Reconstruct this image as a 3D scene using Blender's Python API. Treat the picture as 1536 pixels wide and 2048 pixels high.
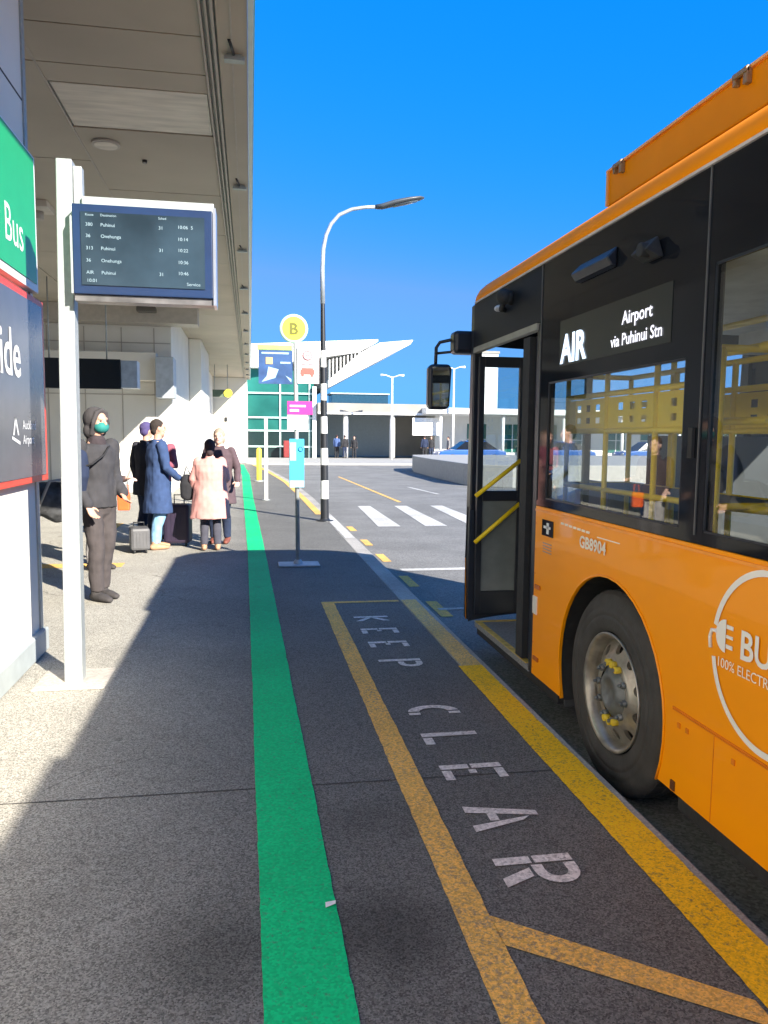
import bpy, bmesh, math, random
from mathutils import Vector, Matrix, noise
random.seed(7)
R = math.radians
for o in list(bpy.data.objects): bpy.data.objects.remove(o)
scene = bpy.context.scene
COL = scene.collection

# ------------------------------------------------------------------ camera
YAW, PITCH, ROLL, FPX = R(9.8935), R(5.545), 0.010, 1538.0
r_ = Vector((math.cos(YAW), -math.sin(YAW), 0))
f_ = Vector((math.sin(YAW)*math.cos(PITCH), math.cos(YAW)*math.cos(PITCH), -math.sin(PITCH)))
u_ = r_.cross(f_)
cr = r_*math.cos(ROLL) + u_*math.sin(ROLL)
cu = -r_*math.sin(ROLL) + u_*math.cos(ROLL)
cd = bpy.data.cameras.new('camera'); cam = bpy.data.objects.new('camera', cd); COL.objects.link(cam)
cam.matrix_world = Matrix(((cr.x, cu.x, -f_.x, 0), (cr.y, cu.y, -f_.y, 0), (cr.z, cu.z, -f_.z, 1.57), (0, 0, 0, 1)))
cd.sensor_fit = 'VERTICAL'; cd.sensor_height = 24; cd.lens = FPX/2048*24
cd.clip_start = 0.05; cd.clip_end = 3000
scene.camera = cam
scene.render.resolution_x = 768; scene.render.resolution_y = 1024

# ------------------------------------------------------------------ light
SUNV = Vector((0.61, -1.0, 0.62)).normalized()      # towards the sun
w = bpy.data.worlds.new("World"); scene.world = w; w.use_nodes = True
nt = w.node_tree; nt.nodes.clear()
sky = nt.nodes.new('ShaderNodeTexSky'); sky.sky_type = 'NISHITA'; sky.sun_disc = False
sky.sun_elevation = math.asin(SUNV.z); sky.sun_rotation = math.atan2(SUNV.x, SUNV.y)
sky.air_density = 1.0; sky.dust_density = 0.2; sky.ozone_density = 3.0
bg = nt.nodes.new('ShaderNodeBackground'); bg.inputs[1].default_value = 0.095
sp3 = nt.nodes.new('ShaderNodeSeparateColor'); cb3 = nt.nodes.new('ShaderNodeCombineColor')   # deeper blue grade of the clear sky
for ch, (pw, gn) in enumerate(((3.4, 0.024), (0.42, 0.92), (0.60, 2.0))):
    m1 = nt.nodes.new('ShaderNodeMath'); m1.operation = 'POWER'; m1.inputs[1].default_value = pw
    m2 = nt.nodes.new('ShaderNodeMath'); m2.operation = 'MULTIPLY'; m2.inputs[1].default_value = gn
    nt.links.new(sp3.outputs[ch], m1.inputs[0]); nt.links.new(m1.outputs[0], m2.inputs[0]); m3 = nt.nodes.new('ShaderNodeMath'); m3.operation = 'MINIMUM'; m3.inputs[1].default_value = (0.62, 2.1, 4.4)[ch]; nt.links.new(m2.outputs[0], m3.inputs[0]); nt.links.new(m3.outputs[0], cb3.inputs[ch])
wo = nt.nodes.new('ShaderNodeOutputWorld')
nt.links.new(sky.outputs[0], sp3.inputs[0]); nt.links.new(cb3.outputs[0], bg.inputs[0]); nt.links.new(bg.outputs[0], wo.inputs[0])
sl = bpy.data.lights.new('sun', 'SUN'); sl.energy = 5.0; sl.angle = R(0.5); sl.color = (1.0, 0.93, 0.82)
so = bpy.data.objects.new('sun', sl); COL.objects.link(so)
so.rotation_euler = SUNV.to_track_quat('Z', 'Y').to_euler(); so.location = (20, -30, 20)
scene.view_settings.view_transform = 'Standard'; scene.view_settings.look = 'None'
scene.view_settings.exposure = 1.45; scene.view_settings.gamma = 1.0

# ------------------------------------------------------------------ materials
MATS = {}
def mat(name, col, rough=0.6, metal=0.0, var=0.12, scale=8.0, bump=0.0, bscale=60.0, coat=0.0, emit=None, spec=0.5, stretch=None, detail=4.0):
    if name in MATS: return MATS[name]
    m = bpy.data.materials.new(name); m.use_nodes = True; n = m.node_tree.nodes; l = m.node_tree.links
    b = n['Principled BSDF']; b.inputs['Roughness'].default_value = rough; b.inputs['Metallic'].default_value = metal
    b.inputs['Specular IOR Level'].default_value = spec
    b.inputs['Coat Weight'].default_value = coat; b.inputs['Coat Roughness'].default_value = 0.04
    tc = n.new('ShaderNodeTexCoord'); mp = n.new('ShaderNodeMapping')
    if stretch: mp.inputs['Scale'].default_value = stretch
    l.new(tc.outputs['Object'], mp.inputs[0])
    nz = n.new('ShaderNodeTexNoise'); nz.inputs['Scale'].default_value = scale; nz.inputs['Detail'].default_value = detail
    l.new(mp.outputs[0], nz.inputs['Vector'])
    mr = n.new('ShaderNodeMapRange'); mr.inputs[1].default_value = 0.3; mr.inputs[2].default_value = 0.7
    mr.inputs[3].default_value = 1-var; mr.inputs[4].default_value = 1+var
    l.new(nz.outputs[0], mr.inputs[0])
    hs = n.new('ShaderNodeHueSaturation'); hs.inputs['Color'].default_value = (*col, 1)
    l.new(mr.outputs[0], hs.inputs['Value']); l.new(hs.outputs[0], b.inputs['Base Color'])
    if bump > 0:
        nb = n.new('ShaderNodeTexNoise'); nb.inputs['Scale'].default_value = bscale; nb.inputs['Detail'].default_value = 3
        l.new(mp.outputs[0], nb.inputs['Vector'])
        bp = n.new('ShaderNodeBump'); bp.inputs['Strength'].default_value = bump; bp.inputs['Distance'].default_value = 0.01
        l.new(nb.outputs[0], bp.inputs['Height']); l.new(bp.outputs[0], b.inputs['Normal'])
    if emit:
        b.inputs['Emission Color'].default_value = (*emit[0], 1); b.inputs['Emission Strength'].default_value = emit[1]
    MATS[name] = m
    return m

def asphalt(name, col, grain=0.35, gscale=110.0, stain=0.25, worn=None, wornamt=0.5, crackcol=None, bump=0.5, patch=None, spec=0.3, spots=False):
    """gritty surface: coarse stone grain + blotchy dirt; `worn` shows another colour through the wear"""
    m = bpy.data.materials.new(name); m.use_nodes = True; n = m.node_tree.nodes; l = m.node_tree.links
    b = n['Principled BSDF']; b.inputs['Roughness'].default_value = 0.85; b.inputs['Specular IOR Level'].default_value = spec
    tc = n.new('ShaderNodeTexCoord')
    def nz(s, d, r=0.6, off=None):
        x = n.new('ShaderNodeTexNoise'); x.inputs['Scale'].default_value = s; x.inputs['Detail'].default_value = d; x.inputs['Roughness'].default_value = r
        if off:
            mp = n.new('ShaderNodeMapping'); mp.inputs['Location'].default_value = off; l.new(tc.outputs['Object'], mp.inputs[0]); l.new(mp.outputs[0], x.inputs['Vector'])
        else: l.new(tc.outputs['Object'], x.inputs['Vector'])
        return x.outputs[0]
    def rng(x, a, b_, c, d):
        q = n.new('ShaderNodeMapRange'); q.inputs[1].default_value = a; q.inputs[2].default_value = b_; q.inputs[3].default_value = c; q.inputs[4].default_value = d
        l.new(x, q.inputs[0]); return q.outputs[0]
    def mul(x, y):
        q = n.new('ShaderNodeMath'); q.operation = 'MULTIPLY'; l.new(x, q.inputs[0]); l.new(y, q.inputs[1]); return q.outputs[0]
    vo = n.new('ShaderNodeTexVoronoi'); vo.inputs['Scale'].default_value = gscale; l.new(tc.outputs['Object'], vo.inputs['Vector'])
    sp = n.new('ShaderNodeSeparateColor'); l.new(vo.outputs['Color'], sp.inputs[0])
    g = rng(sp.outputs[0], 0, 1, 1-grain, 1+grain)
    g2 = rng(nz(28, 2), 0.3, 0.7, 1-grain*0.12, 1+grain*0.12)
    st = rng(nz(0.8, 5), 0.35, 0.65, 1-stain, 1+stain*0.6)
    st2 = rng(nz(3.1, 4, off=(4, 7, 2)), 0.62, 0.72, 1.0, 1-stain*0.9)
    v = mul(mul(g, g2), mul(st, st2))
    if spots:
        wn_ = n.new('ShaderNodeTexNoise'); wn_.inputs['Scale'].default_value = 1.7; wn_.inputs['Detail'].default_value = 5; l.new(tc.outputs['Object'], wn_.inputs['Vector'])
        wa = n.new('ShaderNodeVectorMath'); wa.operation = 'MULTIPLY_ADD'; wa.inputs[1].default_value = (.7, .7, 0); l.new(wn_.outputs['Color'], wa.inputs[0]); l.new(tc.outputs['Object'], wa.inputs[2])
        ve = n.new('ShaderNodeTexVoronoi'); ve.feature = 'DISTANCE_TO_EDGE'; ve.inputs['Scale'].default_value = 0.42; l.new(wa.outputs[0], ve.inputs['Vector'])
        ck = rng(ve.outputs['Distance'], 0.0, 0.0035, 0.55, 1.0); mk = rng(nz(0.6, 2, off=(9, 1, 0)), 0.5, 0.56, 0, 1)
        mm = n.new('ShaderNodeMix'); mm.data_type = 'FLOAT'; mm.inputs[2].default_value = 1.0; l.new(mk, mm.inputs[0]); l.new(ck, mm.inputs[3]); v = mul(v, mm.outputs[0])
    if spots:      # scattered dark gum spots, and a big old oily stain
        vs = n.new('ShaderNodeTexVoronoi'); vs.inputs['Scale'].default_value = 2.3; l.new(tc.outputs['Object'], vs.inputs['Vector'])
        v = mul(v, rng(vs.outputs['Distance'], 0.035, 0.06, 0.72, 1.0))
        for cx, cy, rad, dk in ((-0.12, 2.28, 0.34, 0.55), (0.40, 2.26, 0.30, 0.55), (0.45, 3.0, 0.25, 0.8)):
            d = n.new('ShaderNodeVectorMath'); d.operation = 'DISTANCE'; d.inputs[1].default_value = (cx, cy, 0)
            wv = n.new('ShaderNodeTexNoise'); wv.inputs['Scale'].default_value = 5; l.new(tc.outputs['Object'], wv.inputs['Vector'])
            ad = n.new('ShaderNodeVectorMath'); ad.operation = 'MULTIPLY_ADD'; ad.inputs[1].default_value = (0.22, 0.22, 0); 
            l.new(wv.outputs['Color'], ad.inputs[0]); l.new(tc.outputs['Object'], ad.inputs[2]); 
            d.inputs[1].default_value = (cx+0.11, cy+0.11, 0); l.new(ad.outputs[0], d.inputs[0])
            v = mul(v, rng(d.outputs['Value'], 0.08, rad, dk, 1.0))
    cn = n.new('ShaderNodeRGB'); cn.outputs[0].default_value = (*col, 1); base = cn.outputs[0]
    if worn:
        mx = n.new('ShaderNodeMix'); mx.data_type = 'RGBA'; mx.inputs[7].default_value = (*worn, 1); l.new(base, mx.inputs[6])
        wn = mul(rng(nz(60, 6, 0.75, off=(1, 3, 5)), 0.60-0.16*wornamt, 0.72-0.14*wornamt, 0, 1), rng(nz(2.0, 3), 0.3, 0.6, 0.35, 1.0))
        l.new(wn, mx.inputs[0]); base = mx.outputs[2]
    if patch:
        col2, th = patch
        mx = n.new('ShaderNodeMix'); mx.data_type = 'RGBA'; mx.inputs[7].default_value = (*col2, 1); l.new(base, mx.inputs[6])
        sx = n.new('ShaderNodeSeparateXYZ'); l.new(tc.outputs['Object'], sx.inputs[0])
        l.new(rng(sx.outputs[0], th+0.55, th-0.75, 0, 1), mx.inputs[0]); base = mx.outputs[2]
    hs = n.new('ShaderNodeHueSaturation'); l.new(base, hs.inputs['Color']); l.new(v, hs.inputs['Value']); l.new(hs.outputs[0], b.inputs['Base Color'])
    bp = n.new('ShaderNodeBump'); bp.inputs['Strength'].default_value = bump; bp.inputs['Distance'].default_value = 0.006
    l.new(sp.outputs[0], bp.inputs['Height']); l.new(bp.outputs[0], b.inputs['Normal'])
    MATS[name] = m
    return m

def glass(name, tint=(0.7, 0.75, 0.75), rough=0.0, refl=1.0):
    m = bpy.data.materials.new(name); m.use_nodes = True; n = m.node_tree.nodes; l = m.node_tree.links; n.clear()
    t = n.new('ShaderNodeBsdfTransparent'); t.inputs[0].default_value = (*tint, 1)
    g = n.new('ShaderNodeBsdfGlossy'); g.inputs['Roughness'].default_value = rough; g.inputs[0].default_value = (refl, refl, refl, 1)
    lw = n.new('ShaderNodeLayerWeight'); lw.inputs[0].default_value = 0.5
    pw = n.new('ShaderNodeMath'); pw.operation = 'POWER'; pw.inputs[1].default_value = 4.0
    ma = n.new('ShaderNodeMath'); ma.operation = 'MULTIPLY_ADD'; ma.inputs[1].default_value = 0.85; ma.inputs[2].default_value = 0.05; ma.use_clamp = True
    l.new(lw.outputs['Facing'], pw.inputs[0]); l.new(pw.outputs[0], ma.inputs[0])
    mx = n.new('ShaderNodeMixShader'); o = n.new('ShaderNodeOutputMaterial')
    l.new(ma.outputs[0], mx.inputs[0]); l.new(t.outputs[0], mx.inputs[1]); l.new(g.outputs[0], mx.inputs[2]); l.new(mx.outputs[0], o.inputs[0])
    MATS[name] = m; return m

PAVE = asphalt('pavement asphalt', (0.150, 0.148, 0.138), 0.55, 190, 0.14, patch=((0.39, 0.37, 0.315), -0.35), spots=True)
ROAD = asphalt('road asphalt', (0.20, 0.197, 0.188), 0.35, 90, 0.18)
GRND = asphalt('far ground asphalt', (0.16, 0.16, 0.15), 0.2, 20, 0.2)
KERB = asphalt('kerb concrete', (0.40, 0.38, 0.35), 0.2, 120, 0.25)
GREEN = asphalt('green line paint', (0.0, 0.58, 0.21), 0.16, 120, 0.12, worn=(0.10, 0.17, 0.13), wornamt=0.25)
YELP = asphalt('worn ochre paint', (0.92, 0.53, 0.12), 0.24, 160, 0.16, worn=(0.3, 0.24, 0.17), wornamt=0.8)
YELK = asphalt('kerb golden paint', (1.0, 0.58, 0.012), 0.18, 160, 0.12, worn=(0.25, 0.18, 0.08), wornamt=0.5)
YELO = asphalt('old pale kerb paint', (0.85, 0.55, 0.16), 0.25, 140, 0.2, worn=(0.40, 0.31, 0.22), wornamt=.9)
WHTP = asphalt('worn white paint', (0.78, 0.73, 0.69), 0.2, 95, 0.15, worn=(0.3, 0.28, 0.26), wornamt=.5)
WHTR = asphalt('white road paint', (0.60, 0.59, 0.56), 0.2, 60, 0.15, worn=(0.25, 0.24, 0.23), wornamt=0.8)
PADC = asphalt('pad concrete', (0.50, 0.46, 0.40), 0.15, 60, 0.2)
DARK = mat('dark joint', (0.055, 0.052, 0.048), 0.9)
WALL = mat('cream rendered wall', (0.74, 0.71, 0.64), 0.75, var=0.05, scale=1.2, bump=0.15, bscale=120)
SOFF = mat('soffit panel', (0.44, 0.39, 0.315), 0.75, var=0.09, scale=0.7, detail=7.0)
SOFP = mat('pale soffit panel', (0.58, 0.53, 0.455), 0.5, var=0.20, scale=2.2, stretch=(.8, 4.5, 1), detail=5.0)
SOFD = mat('soffit channel', (0.44, 0.40, 0.35), 0.6, var=0.08)
FASC = mat('grey fascia metal', (0.48, 0.55, 0.60), 0.35, metal=0.2, var=0.05)
GREY = mat('grey panel', (0.33, 0.34, 0.34), 0.6, var=0.05, scale=2)
GALV = mat('galvanised steel', (0.34, 0.37, 0.37), 0.45, metal=0.2, var=0.10, scale=22)
STEEL = mat('brushed steel', (0.55, 0.57, 0.6), 0.3, metal=0.9, var=0.06)
WHITE = mat('white paint', (0.80, 0.80, 0.78), 0.45, var=0.04)
BLACK = mat('black paint', (0.018, 0.02, 0.024), 0.4, var=0.1)
RUB = mat('black rubber', (0.022, 0.023, 0.025), 0.75, var=0.25, scale=14, bump=0.3, bscale=40)
TYRE = mat('dusty tyre rubber', (0.045, 0.043, 0.041), 0.8, var=0.3, scale=9, bump=0.2, bscale=90)
BGLS = mat('black gloss panel', (0.010, 0.012, 0.017), 0.06, var=0.2, scale=3, spec=0.22)
HDR = mat('black satin header', (0.012, 0.014, 0.019), 0.5, var=0.2, scale=3, spec=0.15)
BMAT = mat('black satin frame', (0.014, 0.017, 0.026), 0.35, var=0.15, scale=5)
ORNG = mat('orange bus paint', (1.0, 0.335, 0.0), 0.36, var=0.04, scale=1.7, coat=0.28, spec=0.2, bump=0.05, bscale=2.2)
ORNR = mat('orange roof paint', (0.95, 0.28, 0.0), 0.6, var=0.05, scale=3, spec=0.12)
YEL = mat('yellow handrail', (0.95, 0.66, 0.01), 0.35, var=0.05)
REDP = mat('red sign border', (0.70, 0.06, 0.03), 0.4)
SGRN = mat('green sign face', (0.02, 0.36, 0.13), 0.35, var=0.03)
SGRY = mat('charcoal sign face', (0.10, 0.105, 0.12), 0.22, var=0.05)
LETT = mat('white lettering', (0.82, 0.83, 0.84), 0.5, var=0.02)
SCRN = mat('screen glass', (0.022, 0.038, 0.055), 0.18, var=0.5, scale=2.5, spec=0.2, emit=((0.3, 0.5, 0.65), 0.02))
SCRT = mat('screen text', (0.20, 0.28, 0.33), 0.5, emit=((0.45, 0.65, 0.8), 0.10))
SBLU = mat('navy screen bezel', (0.010, 0.028, 0.085), 0.3)
GLS = glass('bus window glass', (0.93, 0.95, 0.94))
GLD = glass('door glass', (0.80, 0.84, 0.85))
GLG = mat('green facade glass', (0.02, 0.13, 0.11), 0.08, var=0.35, scale=0.35, emit=None)
LEDW = mat('led display text', (0.7, 0.7, 0.7), 0.5, emit=((0.85, 0.85, 1.0), 0.55))
LEDB = mat('led route number', (0.6, 0.7, 0.8), 0.5, emit=((0.65, 0.8, 1.0), 0.7))

# ------------------------------------------------------------------ mesh helpers
def props(o, label=None, cat=None, group=None, kind=None):
    if label: o['label'] = label
    if cat: o['category'] = cat
    if group: o['group'] = group
    if kind: o['kind'] = kind
    return o
def empty(name, loc, label, cat, group=None, rz=0.0):
    o = bpy.data.objects.new(name, None); COL.objects.link(o); o.location = loc; o.rotation_euler = (0, 0, rz)
    o.empty_display_size = 0.2
    return props(o, label, cat, group)
def wloc(p):
    v = Vector((0, 0, 0))
    while p is not None: v += p.location; p = p.parent
    return v
class MB:
    def __init__(s): s.v = []; s.f = []; s.sm = []
    def add(s, vs, fs, smooth=False):
        b = len(s.v); s.v += [Vector(v) for v in vs]; s.f += [[i+b for i in f] for f in fs]; s.sm += [smooth]*len(fs); return s
    def box(s, x0, x1, y0, y1, z0, z1):
        vs = [(x, y, z) for x in (x0, x1) for y in (y0, y1) for z in (z0, z1)]
        return s.add(vs, [(0, 1, 3, 2), (4, 6, 7, 5), (0, 4, 5, 1), (2, 3, 7, 6), (0, 2, 6, 4), (1, 5, 7, 3)])
    def quad(s, *p): return s.add(p, [tuple(range(len(p)))])
    def prism(s, pts, d):
        """closed polygon of 3D points extruded by vector d"""
        d = Vector(d); n = len(pts); a = [Vector(p) for p in pts]
        return s.add(a+[p+d for p in a], [tuple(range(n))[::-1], tuple(range(n, 2*n))]+[(i, (i+1) % n, (i+1) % n+n, i+n) for i in range(n)])
    def tube(s, pts, rad, seg=12, caps=True, ell=None, round_=False):
        """rad: number or list; each number or (a,b) with a across `ell` direction"""
        pts = [Vector(p) for p in pts]; n = len(pts)
        if not isinstance(rad, (list, tuple)): rad = [rad]*n
        rad = [(r, r) if not isinstance(r, (tuple, list)) else r for r in rad]
        if round_:
            d0 = (pts[0]-pts[1]).normalized(); d1 = (pts[-1]-pts[-2]).normalized(); P = []; Q = []
            for k, (q, sgn) in enumerate(((0, -1), (-1, 1))):
                e = d0 if q == 0 else d1; rr = rad[q]; m = min(rr)
                lst = [(pts[q]+e*m*math.sin(t), (rr[0]*math.cos(t), rr[1]*math.cos(t))) for t in (0.5, 0.95, 1.3, 1.5)]
                if q == 0: P = [x[0] for x in lst[::-1]]; Q = [x[1] for x in lst[::-1]]
                else: P2 = [x[0] for x in lst]; Q2 = [x[1] for x in lst]
            pts = P+pts+P2; rad = Q+rad+Q2; n = len(pts)
        b = len(s.v); ref = Vector(ell) if ell else None
        prev = None
        for i, p in enumerate(pts):
            t = (pts[min(i+1, n-1)]-pts[max(i-1, 0)]).normalized()
            if ref: a = ref-t*ref.dot(t)
            elif prev is None:
                a = Vector((1, 0, 0)) if abs(t.x) < 0.9 else Vector((0, 1, 0)); a = a-t*a.dot(t)
            else: a = prev-t*prev.dot(t)
            if a.length < 1e-5: a = Vector((0, 1, 0))-t*t.y
            a.normalize(); prev = a; c = t.cross(a)
            for k in range(seg):
                th = 2*math.pi*k/seg; s.v.append(p+a*math.cos(th)*rad[i][0]+c*math.sin(th)*rad[i][1])
        for i in range(n-1):
            for k in range(seg):
                k2 = (k+1) % seg; s.f.append([b+i*seg+k, b+i*seg+k2, b+(i+1)*seg+k2, b+(i+1)*seg+k]); s.sm.append(True)
        if caps:
            s.f.append([b+k for k in range(seg)][::-1]); s.sm.append(False)
            s.f.append([b+(n-1)*seg+k for k in range(seg)]); s.sm.append(False)
        return s
    def ball(s, c, r, seg=16, rings=10):
        if not isinstance(r, (tuple, list)): r = (r, r, r)
        c = Vector(c); b = len(s.v)
        for i in range(1, rings):
            ph = math.pi*i/rings
            for k in range(seg):
                th = 2*math.pi*k/seg; s.v.append(c+Vector((r[0]*math.sin(ph)*math.cos(th), r[1]*math.sin(ph)*math.sin(th), r[2]*math.cos(ph))))
        s.v.append(c+Vector((0, 0, r[2]))); s.v.append(c-Vector((0, 0, r[2]))); T = len(s.v)-2; B = T+1
        for i in range(rings-2):
            for k in range(seg):
                k2 = (k+1) % seg; s.f.append([b+i*seg+k, b+(i+1)*seg+k, b+(i+1)*seg+k2, b+i*seg+k2]); s.sm.append(True)
        for k in range(seg):
            k2 = (k+1) % seg; s.f.append([T, b+k, b+k2]); s.f.append([B, b+(rings-2)*seg+k2, b+(rings-2)*seg+k]); s.sm += [True, True]
        return s
    def lathe(s, prof, c, axis='X', seg=48):
        """prof: (along axis, radius) pairs"""
        c = Vector(c); b = len(s.v); n = len(prof)
        for (h, r) in prof:
            for k in range(seg):
                th = 2*math.pi*k/seg; a, e = r*math.cos(th), r*math.sin(th)
                s.v.append(c+(Vector((h, a, e)) if axis == 'X' else Vector((a, h, e)) if axis == 'Y' else Vector((a, e, h))))
        for i in range(n-1):
            for k in range(seg):
                k2 = (k+1) % seg; s.f.append([b+i*seg+k, b+i*seg+k2, b+(i+1)*seg+k2, b+(i+1)*seg+k]); s.sm.append(True)
        return s
    def cyl(s, c, r, h, axis='Z', seg=24):
        e = {'X': (h, 0, 0), 'Y': (0, h, 0), 'Z': (0, 0, h)}[axis]
        return s.tube([c, Vector(c)+Vector(e)], r, seg)
    def build(s, name, m, parent=None, local=False, bevel=0.0, label=None, cat=None, group=None, kind=None, rot=None, fixn=True):
        off = Vector((0, 0, 0)) if (local or parent is None) else wloc(parent)
        me = bpy.data.meshes.new(name); me.from_pydata([tuple(v-off) for v in s.v], [], s.f)
        me.polygons.foreach_set('use_smooth', s.sm)
        bm = bmesh.new(); bm.from_mesh(me)
        if fixn: bmesh.ops.recalc_face_normals(bm, faces=bm.faces)
        bm.to_mesh(me); bm.free()
        if m: me.materials.append(m)
        o = bpy.data.objects.new(name, me); COL.objects.link(o)
        if parent: o.parent = parent
        if bevel > 0:
            bv = o.modifiers.new('bevel', 'BEVEL'); bv.width = bevel; bv.segments = 2; bv.limit_method = 'ANGLE'; bv.angle_limit = R(40)
            bv.harden_normals = False
        return props(o, label, cat, group, kind)

WORK = bpy.data.scenes.new('work')      # small side scene so evaluating one object stays quick
def eval_mesh(o, extra=()):
    par = o.parent; o.parent = None; cols = [(q, list(q.users_collection)) for q in (o, *extra)]
    for q, cl in cols:
        for c in cl: c.objects.unlink(q)
        WORK.collection.objects.link(q)
    vl = WORK.view_layers[0]; vl.update(); dg = vl.depsgraph
    me = bpy.data.meshes.new_from_object(o.evaluated_get(dg))
    for q, cl in cols:
        WORK.collection.objects.unlink(q)
        for c in cl: c.objects.link(q)
    o.parent = par
    return me
def apply_mods(o, extra=()):
    me = eval_mesh(o, extra); o.modifiers.clear(); o.data = me
def organic(mb, name, m, parent, voxel=0.012, smooth=3, wrinkle=0.0, wscale=9.0, local=True):
    """union the overlapping tubes and balls of mb into one continuous skin"""
    o = mb.build(name, m, parent, local=local)
    rm = o.modifiers.new('r', 'REMESH'); rm.mode = 'VOXEL'; rm.voxel_size = voxel; rm.use_smooth_shade = True
    if smooth:
        sm = o.modifiers.new('s', 'SMOOTH'); sm.iterations = smooth; sm.factor = 0.5
    apply_mods(o)
    if wrinkle:
        seed = random.random()*50
        me = o.data; N = len(me.vertices); co = [0.0]*(3*N); no = [0.0]*(3*N)
        me.vertices.foreach_get('co', co); me.vertex_normals.foreach_get('vector', no)
        for i in range(0, 3*N, 3):
            q = Vector((co[i]*wscale, co[i+1]*wscale, co[i+2]*wscale*0.6+seed))
            d = wrinkle*(noise.noise(q)+0.5*noise.noise(q*2.3))
            co[i] += no[i]*d; co[i+1] += no[i+1]*d; co[i+2] += no[i+2]*d
        me.vertices.foreach_set('co', co); me.update()
    if not o.data.materials: o.data.materials.append(m)
    o.data.polygons.foreach_set('use_smooth', [True]*len(o.data.polygons))
    return o

def text(s, name, m, org, xd, yd, size, parent=None, sx=1.0, bold=0.0, align='LEFT', thick=0.002, space=1.0, **kw):
    """lettering laid on a surface: org = baseline start, xd reading direction, yd up direction"""
    cu_ = bpy.data.curves.new('t', 'FONT'); cu_.body = s; cu_.size = 1.0; cu_.align_x = align; cu_.offset = bold; cu_.resolution_u = 3
    cu_.space_character = space
    o = bpy.data.objects.new('t', cu_); COL.objects.link(o)
    me0 = eval_mesh(o)
    xd = Vector(xd).normalized(); yd = Vector(yd).normalized(); nd = xd.cross(yd); org = Vector(org)
    mb = MB(); sc = size/0.72      # size = capital height
    vs = [org+xd*v.co.x*sc*sx+yd*v.co.y*sc+nd*thick for v in me0.vertices]
    mb.add(vs, [tuple(p.vertices) for p in me0.polygons])
    bpy.data.objects.remove(o); bpy.data.meshes.remove(me0); bpy.data.curves.remove(cu_)
    return mb.build(name, m, parent, fixn=False, **kw)

def copy_tree(o, parent=None):
    c = o.copy(); COL.objects.link(c); c.parent = parent
    for ch in list(o.children): copy_tree(ch, c)
    return c
ST = 'structure'

# ================================================================== SETTING
MB().quad((-900, -300, -.152), (900, -300, -.152), (900, 1800, -.152), (-900, 1800, -.152)).build('ground', GRND, kind=ST)
MB().quad((1.0, -20, -.144), (60, -20, -.144), (60, 46.6, -.144), (-6, 46.6, -.144), (0.3, 40, -.144)).build('road', ROAD, kind=ST)
# kerb line runs straight past the bus and lamp and bends left far away
K = [(1.62, -14), (1.62, 14.0), (1.60, 20), (1.45, 27), (0.95, 36), (0.35, 43), (-0.6, 46.4)]
kw_ = 0.20
Ki = [(x-kw_, y) for x, y in K]
mb = MB(); P = [(x, y, -0.2) for x, y in [(-30, -14)]+Ki+[(-0.8, 60), (-30, 60)]]
mb.prism(P, (0, 0, 0.2)); mb.build('pavement', PAVE, kind=ST)
mb = MB()
for i in range(len(K)-1):
    mb.prism([(Ki[i][0]+.003, Ki[i][1], -.2), (K[i][0], K[i][1], -.2), (K[i+1][0], K[i+1][1], -.2), (Ki[i+1][0]+.003, Ki[i+1][1], -.2)], (0, 0, .2))
mb.build('kerb', KERB, kind=ST, bevel=.012)
mb = MB().box(-0.5, 60, 46.6, 58, -.2, -.02); mb.build('far_pavement', mat('far paving', (0.34, 0.33, 0.31), 0.8), kind=ST)
def sheet(name, pts, m, z=0.004, kind=ST):
    return MB().quad(*[(x, y, z) for x, y in pts]).build(name, m, kind=kind)
def ribbon(name, L, Rr, m, z=0.004):
    mb = MB(); rj = random.Random(len(name)*7+int(L[0][0]*100)); A = []; B = []
    for i in range(len(L)-1):
        n_ = max(1, int(abs(L[i+1][1]-L[i][1])/.045)) if L[i][1] < 12 else 1
        for j in range(n_+(i == len(L)-2)):
            t = j/n_; wob = .003*math.sin((L[i][1]+t*(L[i+1][1]-L[i][1]))*3.1)
            A.append((L[i][0]+(L[i+1][0]-L[i][0])*t+rj.gauss(0, .0013)+wob*.4, L[i][1]+(L[i+1][1]-L[i][1])*t)); B.append((Rr[i][0]+(Rr[i+1][0]-Rr[i][0])*t+rj.gauss(0, .0013)-wob*.4, Rr[i][1]+(Rr[i+1][1]-Rr[i][1])*t))
    for i in range(len(A)-1): mb.quad((*A[i], z), (*B[i], z), (*B[i+1], z), (*A[i+1], z))
    return mb.build(name, m, kind=ST)
ribbon('green_line', [(.03, -4), (.025, 2), (-.04, 10.4), (-.18, 20), (-.33, 31.5), (-.7, 43)], [(.28, -4), (.28, 2), (.195, 10.4), (.07, 20), (-.03, 31.5), (-.35, 43)], GREEN)
ribbon('yellow_line', [(.655, -4), (.655, 7.20)], [(.765, -4), (.775, 7.20)], YELP)
sheet('yellow_line', [(.775, 7.13), (1.40, 7.13), (1.40, 7.20), (.775, 7.20)], YELP)
sheet('yellow_line', [(.768, 2.15), (1.39, 1.70), (1.39, 1.81), (.768, 2.30)], YELP)
ribbon('kerb_paint', [(1.405, -6), (1.405, 5.02)], [(1.578, -6), (1.578, 5.02)], YELK, .0045)
ribbon('kerb_paint', [(1.43, 5.02), (1.43, 7.2)], [(1.575, 5.02), (1.575, 7.2)], YELO, .0045)
# ochre edge line on the pavement kerb beyond the lamp
ribbon('kerb_paint', [(1.30, 15.5), (1.26, 20), (1.12, 27), (.62, 36), (.1, 42.5)], [(1.45, 15.5), (1.41, 20), (1.27, 27), (.80, 36), (.3, 42.5)], YELP, .0045)
ribbon('kerb_paint', [(1.45, 11.8), (1.43, 15.4)], [(1.60, 11.8), (1.60, 15.4)], WHTR, .0045)
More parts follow.
